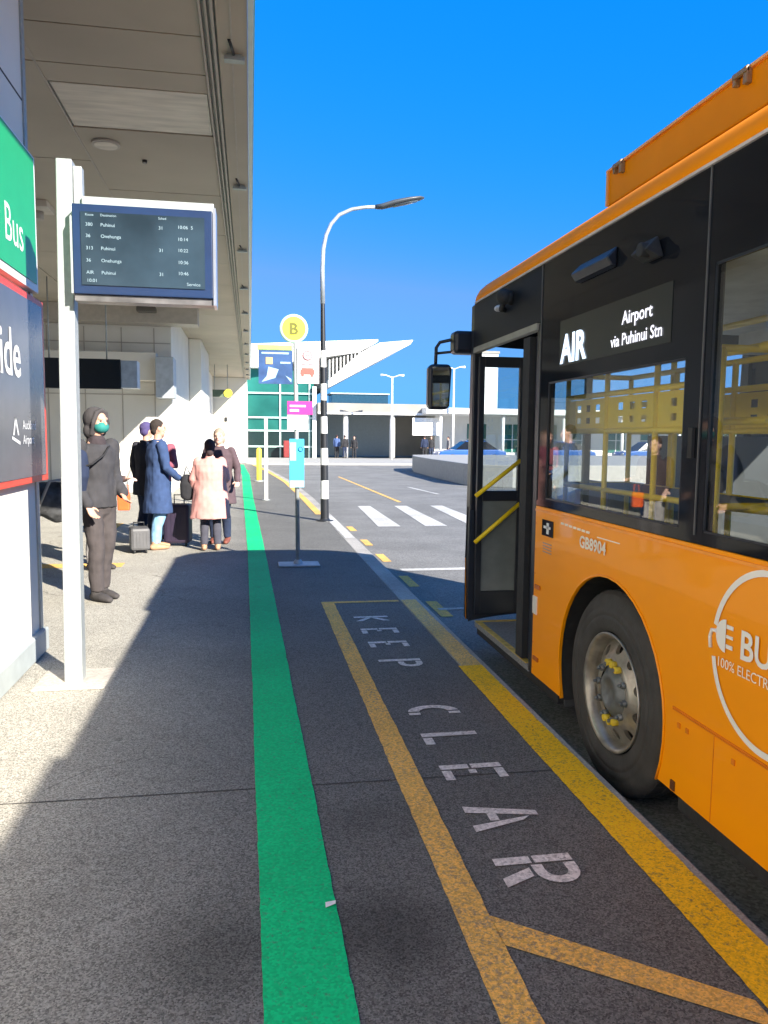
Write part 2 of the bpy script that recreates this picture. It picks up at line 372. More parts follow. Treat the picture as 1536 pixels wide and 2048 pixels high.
# expansion joints
for y in (3.36, 12.9, 22.5):
    MB().quad((-6, y+.05, .0022), (1.41, y-.03, .0022), (1.41, y-.022, .0022), (-6, y+.058, .0022)).build('pavement_joint', DARK, kind=ST)
# ochre marking on the pavement at the left
sheet('yellow_line', [(-3.6, 9.45), (-1.52, 9.45), (-1.52, 9.75), (-3.6, 9.75)], YELP)
sheet('yellow_line', [(-2.35, 12.2), (-2.22, 12.2), (-2.22, 14.2), (-2.35, 14.2)], YELP)
# road markings
for y in (14.4, 12.5, 10.9, 9.1, 7.6):
    sheet('yellow_dash', [(1.80, y-.55), (1.92, y-.55), (1.92, y+.15), (1.80, y+.15)], YELP, -.139)
sheet('bus_bay_line', [(1.92, 9.6), (4.8, 9.6), (4.8, 9.76), (1.92, 9.76)], WHTR, -.139)
sheet('bus_bay_line', [(1.85, 7.34), (4.8, 7.34), (4.8, 7.42), (1.85, 7.42)], WHTR, -.1385)
for dx, nm in ((0, 0), (.93, 1), (1.85, 2)):
    sheet('zigzag_line', [(2.63+dx, 18.9), (2.94+dx, 18.9), (2.86+dx, 14.5), (2.42+dx, 14.5)], WHTR, -.139)
sheet('lane_line', [(5.34, 26.1), (5.46, 26.1), (5.72, 22.8), (5.60, 22.8)], WHTR, -.139)
ribbon('lane_line', [(3.70, 33), (3.78, 27), (3.86, 20)], [(3.80, 33), (3.88, 27), (3.97, 20)], YELP, -.139)

# stencilled KEEP CLEAR: capitals stand towards +X, read towards the camera (-Y)
def stroke(mb, y0, poly): mb.quad(*[(0.88+px, y0-py, .0045) for px, py in poly])
def bar(mb, y0, x0, x1, y_0, y_1): stroke(mb, y0, [(x0, y_0), (x1, y_0), (x1, y_1), (x0, y_1)])
T = .048
def letter(ch, y0):
    mb = MB(); Hh = .30
    if ch in 'ELKPR': 
        if ch in 'ER': bar(mb, y0, 0, .14, 0, T); bar(mb, y0, .152, Hh, 0, T)
        else: bar(mb, y0, 0, Hh, 0, T)
    if ch == 'E':
        bar(mb, y0, 0, .045, T+.012, .16); bar(mb, y0, .128, .165, T+.012, .10); bar(mb, y0, Hh-.045, Hh, T+.012, .16)
    if ch == 'L': bar(mb, y0, 0, .05, T+.014, .15)
    if ch == 'K':
        stroke(mb, y0, [(.15, T+.012), (.20, T+.012), (.30, .17), (.24, .17)]); stroke(mb, y0, [(.10, T+.012), (.15, T+.012), (.06, .17), (0, .17)])
    def arc(cx, cy, r0, r1, a0, a1, ex=1.0):
        n = 10
        for i in range(n):
            t0, t1 = a0+(a1-a0)*i/n, a0+(a1-a0)*(i+1)/n
            stroke(mb, y0, [(cx+ex*r0*math.cos(t0), cy+r0*math.sin(t0)), (cx+ex*r1*math.cos(t0), cy+r1*math.sin(t0)), (cx+ex*r1*math.cos(t1), cy+r1*math.sin(t1)), (cx+ex*r0*math.cos(t1), cy+r0*math.sin(t1))])
    if ch in 'PR':
        bar(mb, y0, Hh-.045, Hh, T+.012, .10); bar(mb, y0, .13, .172, T+.012, .10)
        arc(.215, .10, .042, .085, 0, math.pi)
    if ch == 'R': stroke(mb, y0, [(.118, .075), (.118, .13), (0, .185), (0, .13)])
    if ch == 'C':
        arc(.15, .09, .055, .10, -math.pi*.97, -math.pi*.03, 1.5)
        bar(mb, y0, 0, .067, .10, .135); bar(mb, y0, .233, .30, .10, .135)
    if ch == 'A':
        stroke(mb, y0, [(0, 0), (0, .055), (.30, .115), (.30, .075)]); stroke(mb, y0, [(0, .165), (0, .215), (.225, .145), (.26, .115)])
        bar(mb, y0, .085, .125, .075, .135)
    return mb.build('keep_clear_lettering', WHTP, kind=ST)
for ch, y0 in (('K', 6.56), ('E', 6.13), ('E', 5.72), ('P', 5.235), ('C', 4.27), ('L', 3.86), ('E', 3.455), ('A', 3.04), ('R', 2.625)): letter(ch, y0)

# traffic island
isl = MB()
pts = [(7.75, 27.5), (7.85, 33), (8.1, 38), (8.6, 40.6), (10, 41.6), (26, 42), (26, 26), (9, 25.6), (8.1, 26.2)]
isl.prism([(x, y, -.15) for x, y in pts], (0, 0, .80)); isl.build('island_wall', mat('white island concrete', (0.33, 0.32, 0.30), 0.8, var=0.08), bevel=.03,
    label='low white concrete wall round the traffic island beyond the bus', cat='wall')

# ================================================================== KIOSK WALL AND ITS SIGNS
kw = empty('kiosk_building', (-3.0, 1.0, 0), 'white rendered wall at the left edge carrying the green and the charcoal sign', 'building')
MB().box(-4.6, -1.5, -6, 5.80, 0, 4.946).build('wall', WALL, kw, bevel=.006)
MB().box(-4.66, -1.46, -6, 5.86, .006, .17).build('plinth', mat('grey plinth', (0.36, 0.40, 0.40), 0.6, var=.08), kw, bevel=.01)
MB().box(-4.66, -1.488, 5.765, 5.83, .17, 4.94).build('corner_trim', GALV, kw)
MB().box(-1.502, -1.497, -6, 5.76, 3.80, 3.812).build('panel_seam', DARK, kw)
sg = empty('bus_sign', (-1.47, 4.5, 2.55), 'green wall sign ending in the word Bus above the charcoal sign', 'sign')
MB().box(-1.50, -1.452, 2.8, 5.84, 2.545, 3.46).build('frame', WHITE, sg, bevel=.004)
MB().box(-1.45, -1.446, 2.84, 5.79, 2.60, 3.44).build('sign_face', SGRN, sg)
text('r Bus', 'lettering', LETT, (-1.446, 4.89, 2.745), (0, 1, 0), (0, 0, 1), .235, sg, sx=.86)
sg = empty('ride_sign', (-1.47, 4.5, 1.25), 'charcoal wall sign with red border ending in Ride below the green sign', 'sign')
MB().box(-1.50, -1.448, 2.8, 5.93, 1.24, 2.50).build('frame', REDP, sg, bevel=.004)
MB().box(-1.446, -1.442, 2.84, 5.86, 1.285, 2.455).build('sign_face', SGRY, sg)
text('Ride', 'lettering', LETT, (-1.441, 4.66, 1.93), (0, 1, 0), (0, 0, 1), .30, sg, sx=.86, bold=.01)
text('Auckland', 'lettering', LETT, (-1.441, 5.30, 1.60), (0, 1, 0), (0, 0, 1), .060, sg)
text('Airport', 'lettering', LETT, (-1.441, 5.30, 1.505), (0, 1, 0), (0, 0, 1), .060, sg)
mb = MB()
for q in (((5.20, 1.56), (5.25, 1.67), (5.275, 1.67), (5.225, 1.56)), ((5.275, 1.67), (5.25, 1.67), (5.30, 1.56), (5.325, 1.56)), ((5.18, 1.535), (5.345, 1.50), (5.345, 1.52), (5.18, 1.555))):
    mb.quad(*[(-1.4395, y-.11, z) for y, z in q])
mb.build('emblem', LETT, sg, fixn=False)

# ================================================================== CANOPY
ZS = 4.95
cn = empty('canopy', (-5, 20, ZS), 'long concrete terminal canopy overhead with beige soffit running along the left', 'canopy')
MB().box(-14, .0, -9, 47.5, ZS+.03, 5.58).build('roof_slab', mat('canopy roof', (0.5, 0.5, 0.48), .8), cn)
mb = MB()
ys = [-9, -6.5, -4, -1.5, .8, 3.2, 5.2, 7.08, 7.80, 8.20]
for a_, b_ in zip(ys[:-1], ys[1:]): mb.box(-1.90, -.39, a_+.010, b_-.010, ZS, ZS+.03)
for k in range(18):
    a_ = 9.32+k*2.2; mb.box(-1.90, -.39, a_+.010, min(a_+2.2-.010, 47.5), ZS, ZS+.03)
for k in range(-4, 19):
    a_ = k*2.6
    for x0 in (-4.2, -6.5, -8.8): mb.box(x0, x0+2.275, a_+.010, min(a_+2.59, 47.5), ZS, ZS+.03)
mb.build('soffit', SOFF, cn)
MB().box(-1.88, -.40, 8.23, 9.29, ZS+.004, ZS+.03).build('lit_patch_panel', SOFP, cn)  # recessed panel; its paler colour stands in for light reflected onto the soffit
MB().box(-1.922, -1.903, -9, 47.5, ZS-.002, ZS+.01).build('soffit_joint', SOFD, cn)
for x0, x1, dz in ((-.385, -.365, -.02), (-.335, -.318, -.02), (-.29, -.268, -.035)): MB().box(x0, x1, -9, 47.5, ZS+dz, ZS+.03).build('channel', SOFD, cn)
MB().box(-.25, .0, -9, 47.5, ZS-.01, ZS+.03).build('edge_panel', SOFF, cn)
MB().box(-.14, -.125, -9, 47.5, ZS-.016, ZS-.009).build('edge_joint', SOFD, cn)
MB().box(.002, .05, -9, 47.5, ZS-.02, 5.60).build('fascia', FASC, cn, bevel=.005)
MB().box(.052, .062, -9, 47.5, ZS+.0, ZS+.30).build('glass_edge', mat('blue glass edge', (0.25, 0.45, 0.6), 0.1, metal=.3), cn)
for k in range(-3, 11):
    y = 7.32+k*3.62
    MB().box(-.205, -.025, y-.04, y+.04, ZS-.07, ZS-.035).box(-.18, -.05, y-.022, y+.022, ZS-.035, ZS-.0).build('bracket', GALV, cn, bevel=.004)
    MB().tube([(-.12, y-.06, ZS-.035), (-.155, y-.27, ZS-.012)], .014, 8).build('bracket_arm', BLACK, cn)
# fittings hanging from the canopy
def downlight(x, y, lab):
    t = empty('ceiling_light', (x, y, ZS), lab, 'light', 'round lights set in the canopy soffit')
    MB().cyl((x, y, ZS-.03), .16, .03, seg=32).build('rim', SOFD, t); MB().cyl((x, y, ZS-.036), .13, .006, seg=32).build('diffuser', SOFP, t)
downlight(-1.63, 9.75, 'round recessed light in the canopy soffit above the departure display')
t = empty('box_light', (-3.15, 12.4, ZS), 'pale boxy light under the canopy beside the top of the display post', 'light')
MB().box(-3.42, -2.88, 12.2, 12.65, ZS-.1, ZS).build('housing', SOFP, t, bevel=.01); MB().cyl((-3.1, 12.5, ZS-.21), .10, .11).build('lamp_head', SOFD, t)
t = empty('dome_camera', (-3.1, 10.65, ZS), 'small dark dome camera under the canopy right of the green sign', 'camera')
MB().cyl((-3.1, 10.65, ZS-.06), .11, .06).build('base', GREY, t); MB().ball((-3.1, 10.65, ZS-.07), (.09, .09, .09)).build('dome', BLACK, t)
t = empty('speaker', (-2.6, 21.0, ZS), 'dark fitting hung from the canopy just below the departure display', 'speaker')
MB().box(-2.84, -2.36, 20.8, 21.1, ZS-.24, ZS-.1).build('housing', mat('bronze housing', (0.10, 0.09, 0.08), .5), t, bevel=.03); MB().cyl((-2.6, 21.0, ZS-.1), .04, .1).build('mount', BLACK, t)
t = MB().cyl((-1.26, 10.25, ZS-.035), .03, .035).build('smoke_detector', BLACK, label='tiny dark detector on the soffit above the display arm', cat='detector')

# ================================================================== TERMINAL WALLS (stepped blocks under the canopy)
tb = empty('terminal_building', (-8, 25, 0), 'cream terminal building with stepped wall blocks under the canopy', 'building')
MB().box(-14, -2.10, 22.0, 46.0, 0, 4.94).build('wall', WALL, tb, bevel=.01)
MB().box(-2.09, -1.68, 28.2, 33.5, 0, 4.94).build('wall', WALL, tb, bevel=.01)
MB().box(-14, -.16, 46.1, 60, 0, 4.94).build('wall', WALL, tb, bevel=.01)
MB().box(-14, -5.9, -9, 21.98, 0, 4.94).build('wall', WALL, tb)
MB().box(-5.88, -2.08, 21.93, 21.99, .004, .30).build('skirting', mat('pale skirting', (0.62, 0.66, 0.64), .5), tb)
mb = MB()
for x in (-5.3, -4.36, -3.40, -2.55): mb.box(x-.012, x+.012, 21.985, 21.998, .32, 4.45)
for z in (2.66, 4.05): mb.box(-5.88, -2.12, 21.984, 21.997, z-.012, z+.012)
mb.build('panel_seam', SOFD, tb)
MB().box(-5.88, -1.35, 21.3, 21.97, 4.50, 4.94).build('shade_band', SOFD, tb)  # added box, darker than the wall, standing in for shading below the soffit
MB().box(-5.88, -2.45, 21.5, 21.98, 3.02, 3.75).build('bulkhead', WALL, tb, bevel=.01)
MB().box(-2.44, -1.98, 21.2, 21.98, 2.55, 3.62).build('duct_box', mat('blue grey panel', (0.42, 0.46, 0.50), .5), tb, bevel=.01)
MB().box(-2.30, -2.22, 21.9, 21.985, .9, 1.0).build('socket', BLACK, tb)
MB().box(-1.45, -1.30, 46.02, 46.09, 2.4, 2.65).build('socket', BLACK, tb)
t = empty('hanging_sign', (-3.7, 18, 3.2), 'long blank black sign hung under the canopy behind the display post', 'sign')
MB().box(-4.65, -2.80, 17.9, 18.1, 2.57, 3.22).build('sign_box', mat('black sign face', (0.004, 0.008, 0.014), .3), t, bevel=.008)
MB().box(-2.798, -2.45, 17.92, 18.35, 2.60, 3.20).build('end_cap', mat('bluish end panel', (0.30, 0.36, 0.44), .4), t, bevel=.01)
for x in (-4.3, -3.1): MB().cyl((x, 18, 3.22), .015, 1.73).build('hanger', GALV, t)
t = empty('platform_sign', (-.9, 38, 3.6), 'small dark sign with a yellow disc hanging far under the canopy', 'sign')
MB().box(-1.75, -.98, 37.95, 38.05, 3.42, 3.76).build('sign_box', mat('dark green board', (.10, .14, .09), .4), t)
MB().cyl((-1.02, 37.9, 3.60), .20, .04, 'Y').build('disc', mat('yellow disc', (.75, .60, .05), .4), t)
for x in (-1.65, -1.05): MB().cyl((x, 38, 3.7), .015, 1.24).build('hanger', GALV, t)

# ================================================================== DEPARTURE DISPLAY POST
dp = empty('departure_display', (-1.11, 5.05, 0), 'galvanised post holding a navy framed departures screen on a side arm', 'display')
mb = MB(); mb.prism([(-1.165, 5.0, .01), (-1.055, 5.0, .01), (-1.045, 5.0, 2.0), (-1.035, 5.0, 3.20), (-1.125, 5.0, 3.20)], (0, .11, 0)); mb.build('post', GALV, dp, bevel=.006)
MB().box(-1.034, -.985, 5.03, 5.10, 2.40, 3.17).build('upright_bracket', GALV, dp, bevel=.004)
MB().box(-.984, -.21, 5.0, 5.10, 2.925, 2.99).build('arm', GALV, dp, bevel=.005)
MB().prism([(-1.034, 4.90, 2.40), (-1.034, 4.90, 2.84), (-1.034, 4.985, 2.905), (-1.034, 5.02, 2.905), (-1.034, 5.02, 2.40)], (.012, 0, 0)).build('side_plate', GALV, dp)
MB().box(-1.022, -.215, 4.90, 5.06, 2.40, 2.918).build('cabinet', SBLU, dp, bevel=.006)
MB().box(-.213, -.195, 4.90, 5.08, 2.36, 2.935).build('cabinet_edge', STEEL, dp)
MB().box(-1.02, -.215, 4.92, 5.04, 2.362, 2.397).build('lower_vent', mat('vent metal', (.2, .19, .19), .35, metal=.6, var=.5, scale=6), dp)
MB().box(-.972, -.262, 4.892, 4.898, 2.452, 2.872).build('screen', SCRN, dp)
rows = [(2.835, 'Due', 'Time'), (2.775, '380', 'Onehunga', '10:06'), (2.705, '36', 'Onehunga', '10:06'), (2.635, '313', 'Puhinui', '10:12'), (2.565, '36', 'Onehunga', '10:22'), (2.495, 'AIR', 'Puhinui', '10:26')]
lines = [(-.945, 2.79, '380'), (-.86, 2.79, 'Puhinui'), (-.945, 2.725, '36'), (-.86, 2.725, 'Onehunga'), (-.945, 2.655, '313'), (-.86, 2.655, 'Puhinui'), (-.945, 2.585, '36'), (-.86, 2.585, 'Onehunga'), (-.945, 2.515, 'AIR'), (-.86, 2.515, 'Puhinui'),
 (-.42, 2.80, '10:06  5'), (-.42, 2.73, '10:14'), (-.42, 2.665, '10:22'), (-.42, 2.595, '10:36'), (-.42, 2.53, '10:46'), (-.53, 2.79, '31'), (-.53, 2.66, '31'), (-.53, 2.52, '31'), (-.945, 2.468, '10:01'), (-.37, 2.468, 'Service'), (-.945, 2.848, 'Route'), (-.86, 2.848, 'Destination'), (-.53, 2.848, 'Sched')]
for x, z, s_ in lines: text(s_, 'screen_text', SCRT, (x, 4.891, z), (1, 0, 0), (0, 0, 1), .020 if z < 2.84 else .014, dp)
MB().box(-1.33, -.90, 4.86, 5.28, .003, .012).build('footing', PADC, dp, bevel=.003)

# ================================================================== BUS STOP POLE
bs = empty('bus_stop_pole', (.57, 9.37, 0), 'slim bus stop pole with yellow B disc and hanging signs on a flat grey base', 'bus stop')
MB().tube([(.57, 9.37, .03), (.54, 9.37, 2.70)], .026, 14).build('pole', GALV, bs)
MB().box(.33, .83, 9.20, 9.52, .004, .022).tube([(.57, 9.37, .02), (.57, 9.37, .07)], [.06, .04], 16).build('base', mat('cast base', (.36, .39, .42), .5, var=.15), bs, bevel=.012)
d = MB().cyl((.522, 9.352, 2.845), .165, .03, 'Y', 40).build('route_disc', mat('yellow sign disc', (.86, .80, .06), .4, var=.03), bs)
MB().lathe([(-.004, .14), (-.004, .168), (.036, .168), (.036, .14)], (.522, 9.352, 2.845), 'Y', 40).build('disc_rim', mat('pale disc rim', (.5, .78, .62), .4), d)
text('B', 'lettering', mat('olive lettering', (.12, .12, .01), .5), (.466, 9.350, 2.78), (1, 0, 0), (0, 0, 1), .135, d, bold=.03)
MB().box(.09, .50, 9.33, 9.36, 2.585, 2.645).build('header_plate', mat('lime header', (.30, .45, .14), .4), bs, bevel=.004)
p_ = MB().box(.105, .505, 9.33, 9.355, 2.19, 2.582).build('poster', mat('navy poster', (.035, .085, .22), .35, var=.35, scale=6), bs)
MB().box(.19, .27, 9.323, 9.329, 2.42, 2.50).build('poster_picture', mat('tan picture', (.55, .38, .18), .5), p_)
mb = MB(); mb.quad((.14, 9.3285, 2.21), (.30, 9.3285, 2.26), (.34, 9.3285, 2.36), (.22, 9.3285, 2.39), (.20, 9.3285, 2.28)); mb.quad((.42, 9.3285, 2.29), (.49, 9.3285, 2.21), (.49, 9.3285, 2.25)); mb.quad((.36, 9.3285, 2.43), (.48, 9.3285, 2.43), (.48, 9.3285, 2.45), (.36, 9.3285, 2.45))
mb.quad((.14, 9.3285, 2.54), (.46, 9.3285, 2.54), (.46, 9.3285, 2.56), (.14, 9.3285, 2.56)); mb.build('poster_picture', mat('pale blue picture', (.32, .50, .60), .5), p_)
p_ = MB().box(.56, .82, 9.33, 9.35, 2.20, 2.62).build('notice_board', mat('pale pink sign', (.80, .66, .66), .45, var=.03), bs, bevel=.004)
mb = MB(); mb.box(.60, .765, 9.324, 9.329, 2.31, 2.365); mb.box(.61, .64, 9.324, 9.329, 2.285, 2.31); mb.box(.72, .75, 9.324, 9.329, 2.285, 2.31); mb.box(.615, .75, 9.324, 9.329, 2.365, 2.385)
mb.build('vehicle_symbol', mat('red symbol', (.70, .10, .08), .5), p_)
MB().lathe([(0, .045), (0, .062), (.005, .062), (.005, .045)], (.685, 9.323, 2.535), 'Y', 24).box(.66, .71, 9.323, 9.329, 2.53, 2.54).box(.62, .66, 9.324, 9.329, 2.42, 2.44).box(.70, .75, 9.324, 9.329, 2.42, 2.44).build('symbol', mat('mauve symbol', (.45, .25, .28), .5), p_)
p_ = MB().box(.44, .745, 9.325, 9.35, 1.83, 1.99).build('stop_number_plate', mat('magenta plate', (.62, .035, .26), .4, var=.05), bs, bevel=.003)
MB().box(.47, .66, 9.318, 9.324, 1.92, 1.945).box(.47, .58, 9.318, 9.324, 1.865, 1.895).build('plate_text', mat('pink text', (.85, .5, .7), .5), p_)
MB().box(.44, .69, 9.325, 9.35, 1.652, 1.826).build('route_plate', WHITE, bs, bevel=.003)
p_ = MB().box(.465, .642, 9.32, 9.35, .955, 1.54).build('timetable_case', mat('cyan timetable', (.06, .50, .78), .35, var=.06, scale=4), bs, bevel=.005)
MB().box(.47, .545, 9.314, 9.319, 1.28, 1.50).build('timetable_sheet', mat('pale timetable', (.30, .58, .62), .5, var=.25, scale=12), p_)
MB().box(.47, .64, 9.314, 9.319, .96, 1.04).build('timetable_footer', mat('pale footer', (.45, .70, .76), .5), p_)
MB().lathe([(0, .022), (0, .032), (.005, .032), (.005, .022)], (.60, 9.312, 1.42), 'Y', 20).build('symbol', mat('navy symbol', (.02, .15, .35), .5), p_)

# ================================================================== LAMP POST (black and white bands)
lp = empty('street_lamp', (1.37, 14.3, 0), 'tall lamp post banded black and white with curved arm beside the kerb', 'street lamp')
bands = [(0.004, .42, 0), (.42, .76, 1), (.76, 1.05, 0), (1.05, 1.36, 1), (1.36, 1.63, 0), (1.63, 1.94, 1), (1.94, 2.24, 0), (2.24, 2.54, 1), (2.54, 2.84, 0), (2.84, 3.14, 1), (3.14, 3.98, 0)]
def lx(z): return 1.37 - .012*z
def lr(z): return .082-.010*z if z < 3.98 else .04
for a_, b_, k in bands: MB().tube([(lx(a_), 14.3, a_), (lx(b_), 14.3, b_)], [lr(a_)*(1 if k else .97), lr(b_)*(1 if k else .97)], 18, caps=False).build('post_band', WHITE if k else BLACK, lp)
LG = mat('lamp galvanised', (.40, .45, .50), .4, metal=.4)
arc = [(lx(3.98), 14.3, 3.98), (1.315, 14.3, 4.6), (1.33, 14.3, 4.95), (1.38, 14.3, 5.2), (1.47, 14.3, 5.40), (1.62, 14.3, 5.57), (1.85, 14.3, 5.68), (2.1, 14.3, 5.73), (2.34, 14.3, 5.75)]
MB().tube(arc, [.044, .04, .038, .036, .035, .034, .033, .032, .032], 14).build('arm', LG, lp)
hd = MB().tube([(2.28, 14.3, 5.745), (2.40, 14.3, 5.76), (2.62, 14.3, 5.83), (2.9, 14.3, 5.90), (3.1, 14.3, 5.945), (3.18, 14.3, 5.96)], [(.05, .04), (.09, .05), (.13, .055), (.14, .05), (.11, .035), (.04, .015)], 18, ell=(0, 1, 0)).build('lamp_head', mat('lamp head grey', (.06, .07, .08), .4), lp)
MB().tube([(2.62, 14.3, 5.778), (2.9, 14.3, 5.85), (3.05, 14.3, 5.89)], [(.09, .012), (.1, .012), (.07, .012)], 14, ell=(0, 1, 0)).build('lens', mat('lamp lens', (.10, .13, .16), .15), hd)
MB().lathe([(0, .16), (.012, .16), (.02, .10), (.05, .085)], (1.37, 14.3, .002), 'Z', 24).build('base_plate', BLACK, lp)

# slim white post and yellow bollard further along
t = empty('marker_post', (.385, 19.1, 0), 'thin plain white post on the pavement behind the bus stop pole', 'post')
MB().box(.345, .425, 19.06, 19.14, .01, 2.0).build('post', WHITE, t, bevel=.006); MB().cyl((.385, 19.1, .002), .10, .012).build('base', GALV, t)
t = empty('bollard', (.30, 27, 0), 'short yellow bollard beyond the thin white post', 'bollard')
MB().tube([(.30, 27, .0), (.30, 27, 1.08)], .09, 18, round_=True).build('post', mat('bollard yellow', (.78, .60, .06), .5), t); MB().cyl((.30, 27, 0), .16, .04).build('base', GALV, t)

# ================================================================== BUS
XS, XR = 1.72, 4.17
YF, YB = 5.90, -5.6
bus = empty('city_bus', (2.945, 0.2, -.14), 'orange electric bus with black upper side standing at the kerb with its door open', 'bus')
INT = mat('bus interior panel', (0.62, 0.62, 0.60), .6)
INTD = mat('bus interior dark', (0.07, 0.075, 0.085), .7)
FLR = mat('bus floor vinyl', (0.20, 0.21, 0.23), .6, var=.3, scale=60)
SEAT = mat('bus seat fabric', (0.05, 0.06, 0.10), .9, var=.4, scale=40)
CRM = mat('driver cab cream panel', (0.55, 0.52, 0.45), .5)
def frontY(x):   # plan curve of the bus front
    u = (x-2.945)/1.225
    return 5.90+.27*(1-abs(u)**3.2)
# lower orange side with real wheel arches
def side_poly(zb, zt, y0, y1, arches, r=.56, cz=.336):
    pts = [(y0, zb)]
    for cy in arches:        # arches ordered from front (large y) to rear
        a0 = math.asin((zb-cz)/r)
        for i in range(25):
            t = a0+(math.pi-2*a0)*i/24
            pts.append((cy+r*math.cos(t), cz+r*math.sin(t)))
    pts += [(y1, zb), (y1, zt), (y0, zt)]
    return pts
ARF, ARB = 3.465, -2.55
pl = side_poly(.115, 1.165, 4.455, YB, (ARF, ARB))
sp_ = MB().prism([(XS, y, z) for y, z in pl], (.014, 0, 0)).build('body_side', ORNG, bus, bevel=.003)
pl2 = side_poly(.115, 1.165, 5.93, YB, (ARF, ARB))
MB().prism([(XR-.04, y, z) for y, z in pl2], (.04, 0, 0)).build('body_side', ORNG, bus)
MB().box(XS-.004, XS+.002, YB, 2.84, .470, .476).box(XS-.004, XS+.002, YB, 2.84, .462, .4665).build('side_seam', mat('orange seam', (.75, .19, .005), .4), sp_)
MB().box(XS-.006, XS+.002, YB, 4.45, 1.135, 1.147).build('waist_crease', mat('orange crease', (.95, .33, .03), .3), sp_)
for cy in (ARF, ARB):      # arch lips
    mb = MB()
    a0 = math.asin((.115-.336)/.56)
    P = [(XS-.002, cy+.565*math.cos(a0+(math.pi-2*a0)*i/24), .336+.565*math.sin(a0+(math.pi-2*a0)*i/24)) for i in range(25)]
    mb.tube(P, .006, 8); mb.build('arch_lip', ORNG, bus)
for cy in (ARF, ARB):       # wheel housings, open to the side and below
    mb = MB(); n = 20; a0 = -.42
    for i in range(n):
        t0, t1 = a0+(math.pi-2*a0)*i/n, a0+(math.pi-2*a0)*(i+1)/n
        p0 = (cy+.57*math.cos(t0), .336+.57*math.sin(t0)); p1 = (cy+.57*math.cos(t1), .336+.57*math.sin(t1))
        mb.quad((XS+.015, *p0), (XS+.55, *p0), (XS+.55, *p1), (XS+.015, *p1))
        mb.quad((XS+.55, *p0), (XS+.55, *p1), (XS+.55, cy, .336))
    mb.build('wheel_housing', RUB, bus)
# maker's bits on the side
def sbox(name, m, y0, y1, z0, z1, d=.006, parent=bus, bevel=0): return MB().box(XS-d, XS+.001, y0, y1, z0, z1).build(name, m, parent, bevel=bevel)
q = sbox('ticket_window', BGLS, 4.17, 4.335, 1.0, 1.095, bevel=.002)
MB().box(XS-.009, XS-.006, 4.225, 4.255, 1.015, 1.08).box(XS-.009, XS-.006, 4.20, 4.30, 1.045, 1.06).build('window_mark', LETT, q, local=False)
mb = MB()
for i in range(4): mb.box(XS-.003, XS+.001, 4.19, 4.32, .90+i*.017, .907+i*.017)
mb.build('sticker', mat('grey sticker', (.45, .30, .22), .5), bus)
sbox('marker_reflector', mat('pale reflector', (.75, .72, .66), .3), 4.385, 4.45, .50, .61, .008, bevel=.002)
sbox('flap_catch', mat('dark orange catch', (.50, .12, .01), .5), 4.34, 4.42, .215, .24, .01, bevel=.003)
sbox('flap_catch', MATS['dark orange catch'], 4.34, 4.42, .66, .685, .01, bevel=.003)
sbox('jack_mark', mat('jack mark', (.10, .03, .01), .5), 2.80, 2.83, .125, .165)
text('GB8904', 'fleet_number', mat('cream lettering', (.95, .84, .68), .5), (XS-.004, 3.80, 1.005), (0, -1, 0), (0, 0, 1), .062, bus, sx=1.08, bold=.03)
mb = MB()
for i in range(7): mb.box(XS-.003, XS+.001, 4.06-i*.055-.04, 4.06-i*.055, 1.094-.0015*i, 1.106-.0015*i)
mb.box(XS-.003, XS+.001, 3.36, 3.60, 1.078, 1.083)
mb.build('pinstripe_marks', MATS['cream lettering'], bus)
for y in (2.55, .9, -.8): MB().box(XS-.0015, XS+.002, y, y+.004, .12, .462).build('side_seam', MATS['orange seam'], sp_)
mb = MB()
for y in (2.78, 2.72, 2.42, 1.05): mb.box(XS-.004, XS, y, y+.02, .40, .42)
for y in (4.415, 4.12): 
    for z in (.16, .32, .75, .9, 1.06):
        if y > 4.2: mb.cyl((XS-.002, y+.02, z), .006, .004, 'X', 10)
mb.build('rivet', MATS['orange seam'], sp_)
# circular emblem with plug
cy_, cz_, rr = 2.27, .815, .318
def arcstrip(mb, a0, a1, r0, r1, n=40):
    for i in range(n):
        t0, t1 = a0+(a1-a0)*i/n, a0+(a1-a0)*(i+1)/n
        mb.quad(*[(XS-.004, cy_+r*math.cos(t), cz_+r*math.sin(t)) for r, t in ((r0, t0), (r1, t0), (r1, t1), (r0, t1))])
EMB = mat('white vinyl', (.85, .82, .76), .4, var=.02)
mb = MB(); arcstrip(mb, .22, 2*math.pi-.62+.45, rr-.018, rr+.006, 60)
mb.build('emblem_ring', EMB, bus, fixn=False)
mb = MB()
pp = []
for i in range(13):
    t = math.pi*.5+math.pi*i/12; pp.append((2.51-.055*math.cos(t)*1.0, .855+.062*math.sin(t)*1.0))
mb.quad(*[(XS-.0045, y, z) for y, z in [(2.51, .793), (2.51, .917)]+[(2.51+.06*math.cos(t), .855+.062*math.sin(t)) for t in [math.pi/2-math.pi*i/12 for i in range(1, 12)]]])
mb.box(XS-.0045, XS-.003, 2.468, 2.507, .885, .900).box(XS-.0045, XS-.003, 2.468, 2.507, .812, .827).box(XS-.0045, XS-.003, 2.468, 2.507, .850, .862)
mb.tube([(XS-.004, 2.565, .862), (XS-.004, 2.595, .860), (XS-.004, 2.606, .83), (XS-.004, 2.60, .79)], .0075, 6)
mb.build('plug_symbol', EMB, bus, fixn=False)
text('BUS', 'emblem_lettering', EMB, (XS-.004, 2.425, .80), (0, -1, 0), (0, 0, 1), .105, bus, sx=.95, bold=.02)
text('100% ELECTRIC', 'emblem_lettering', MATS['cream lettering'], (XS-.004, 2.555, .735), (0, -1, 0), (0, 0, 1), .038, bus, sx=.95)

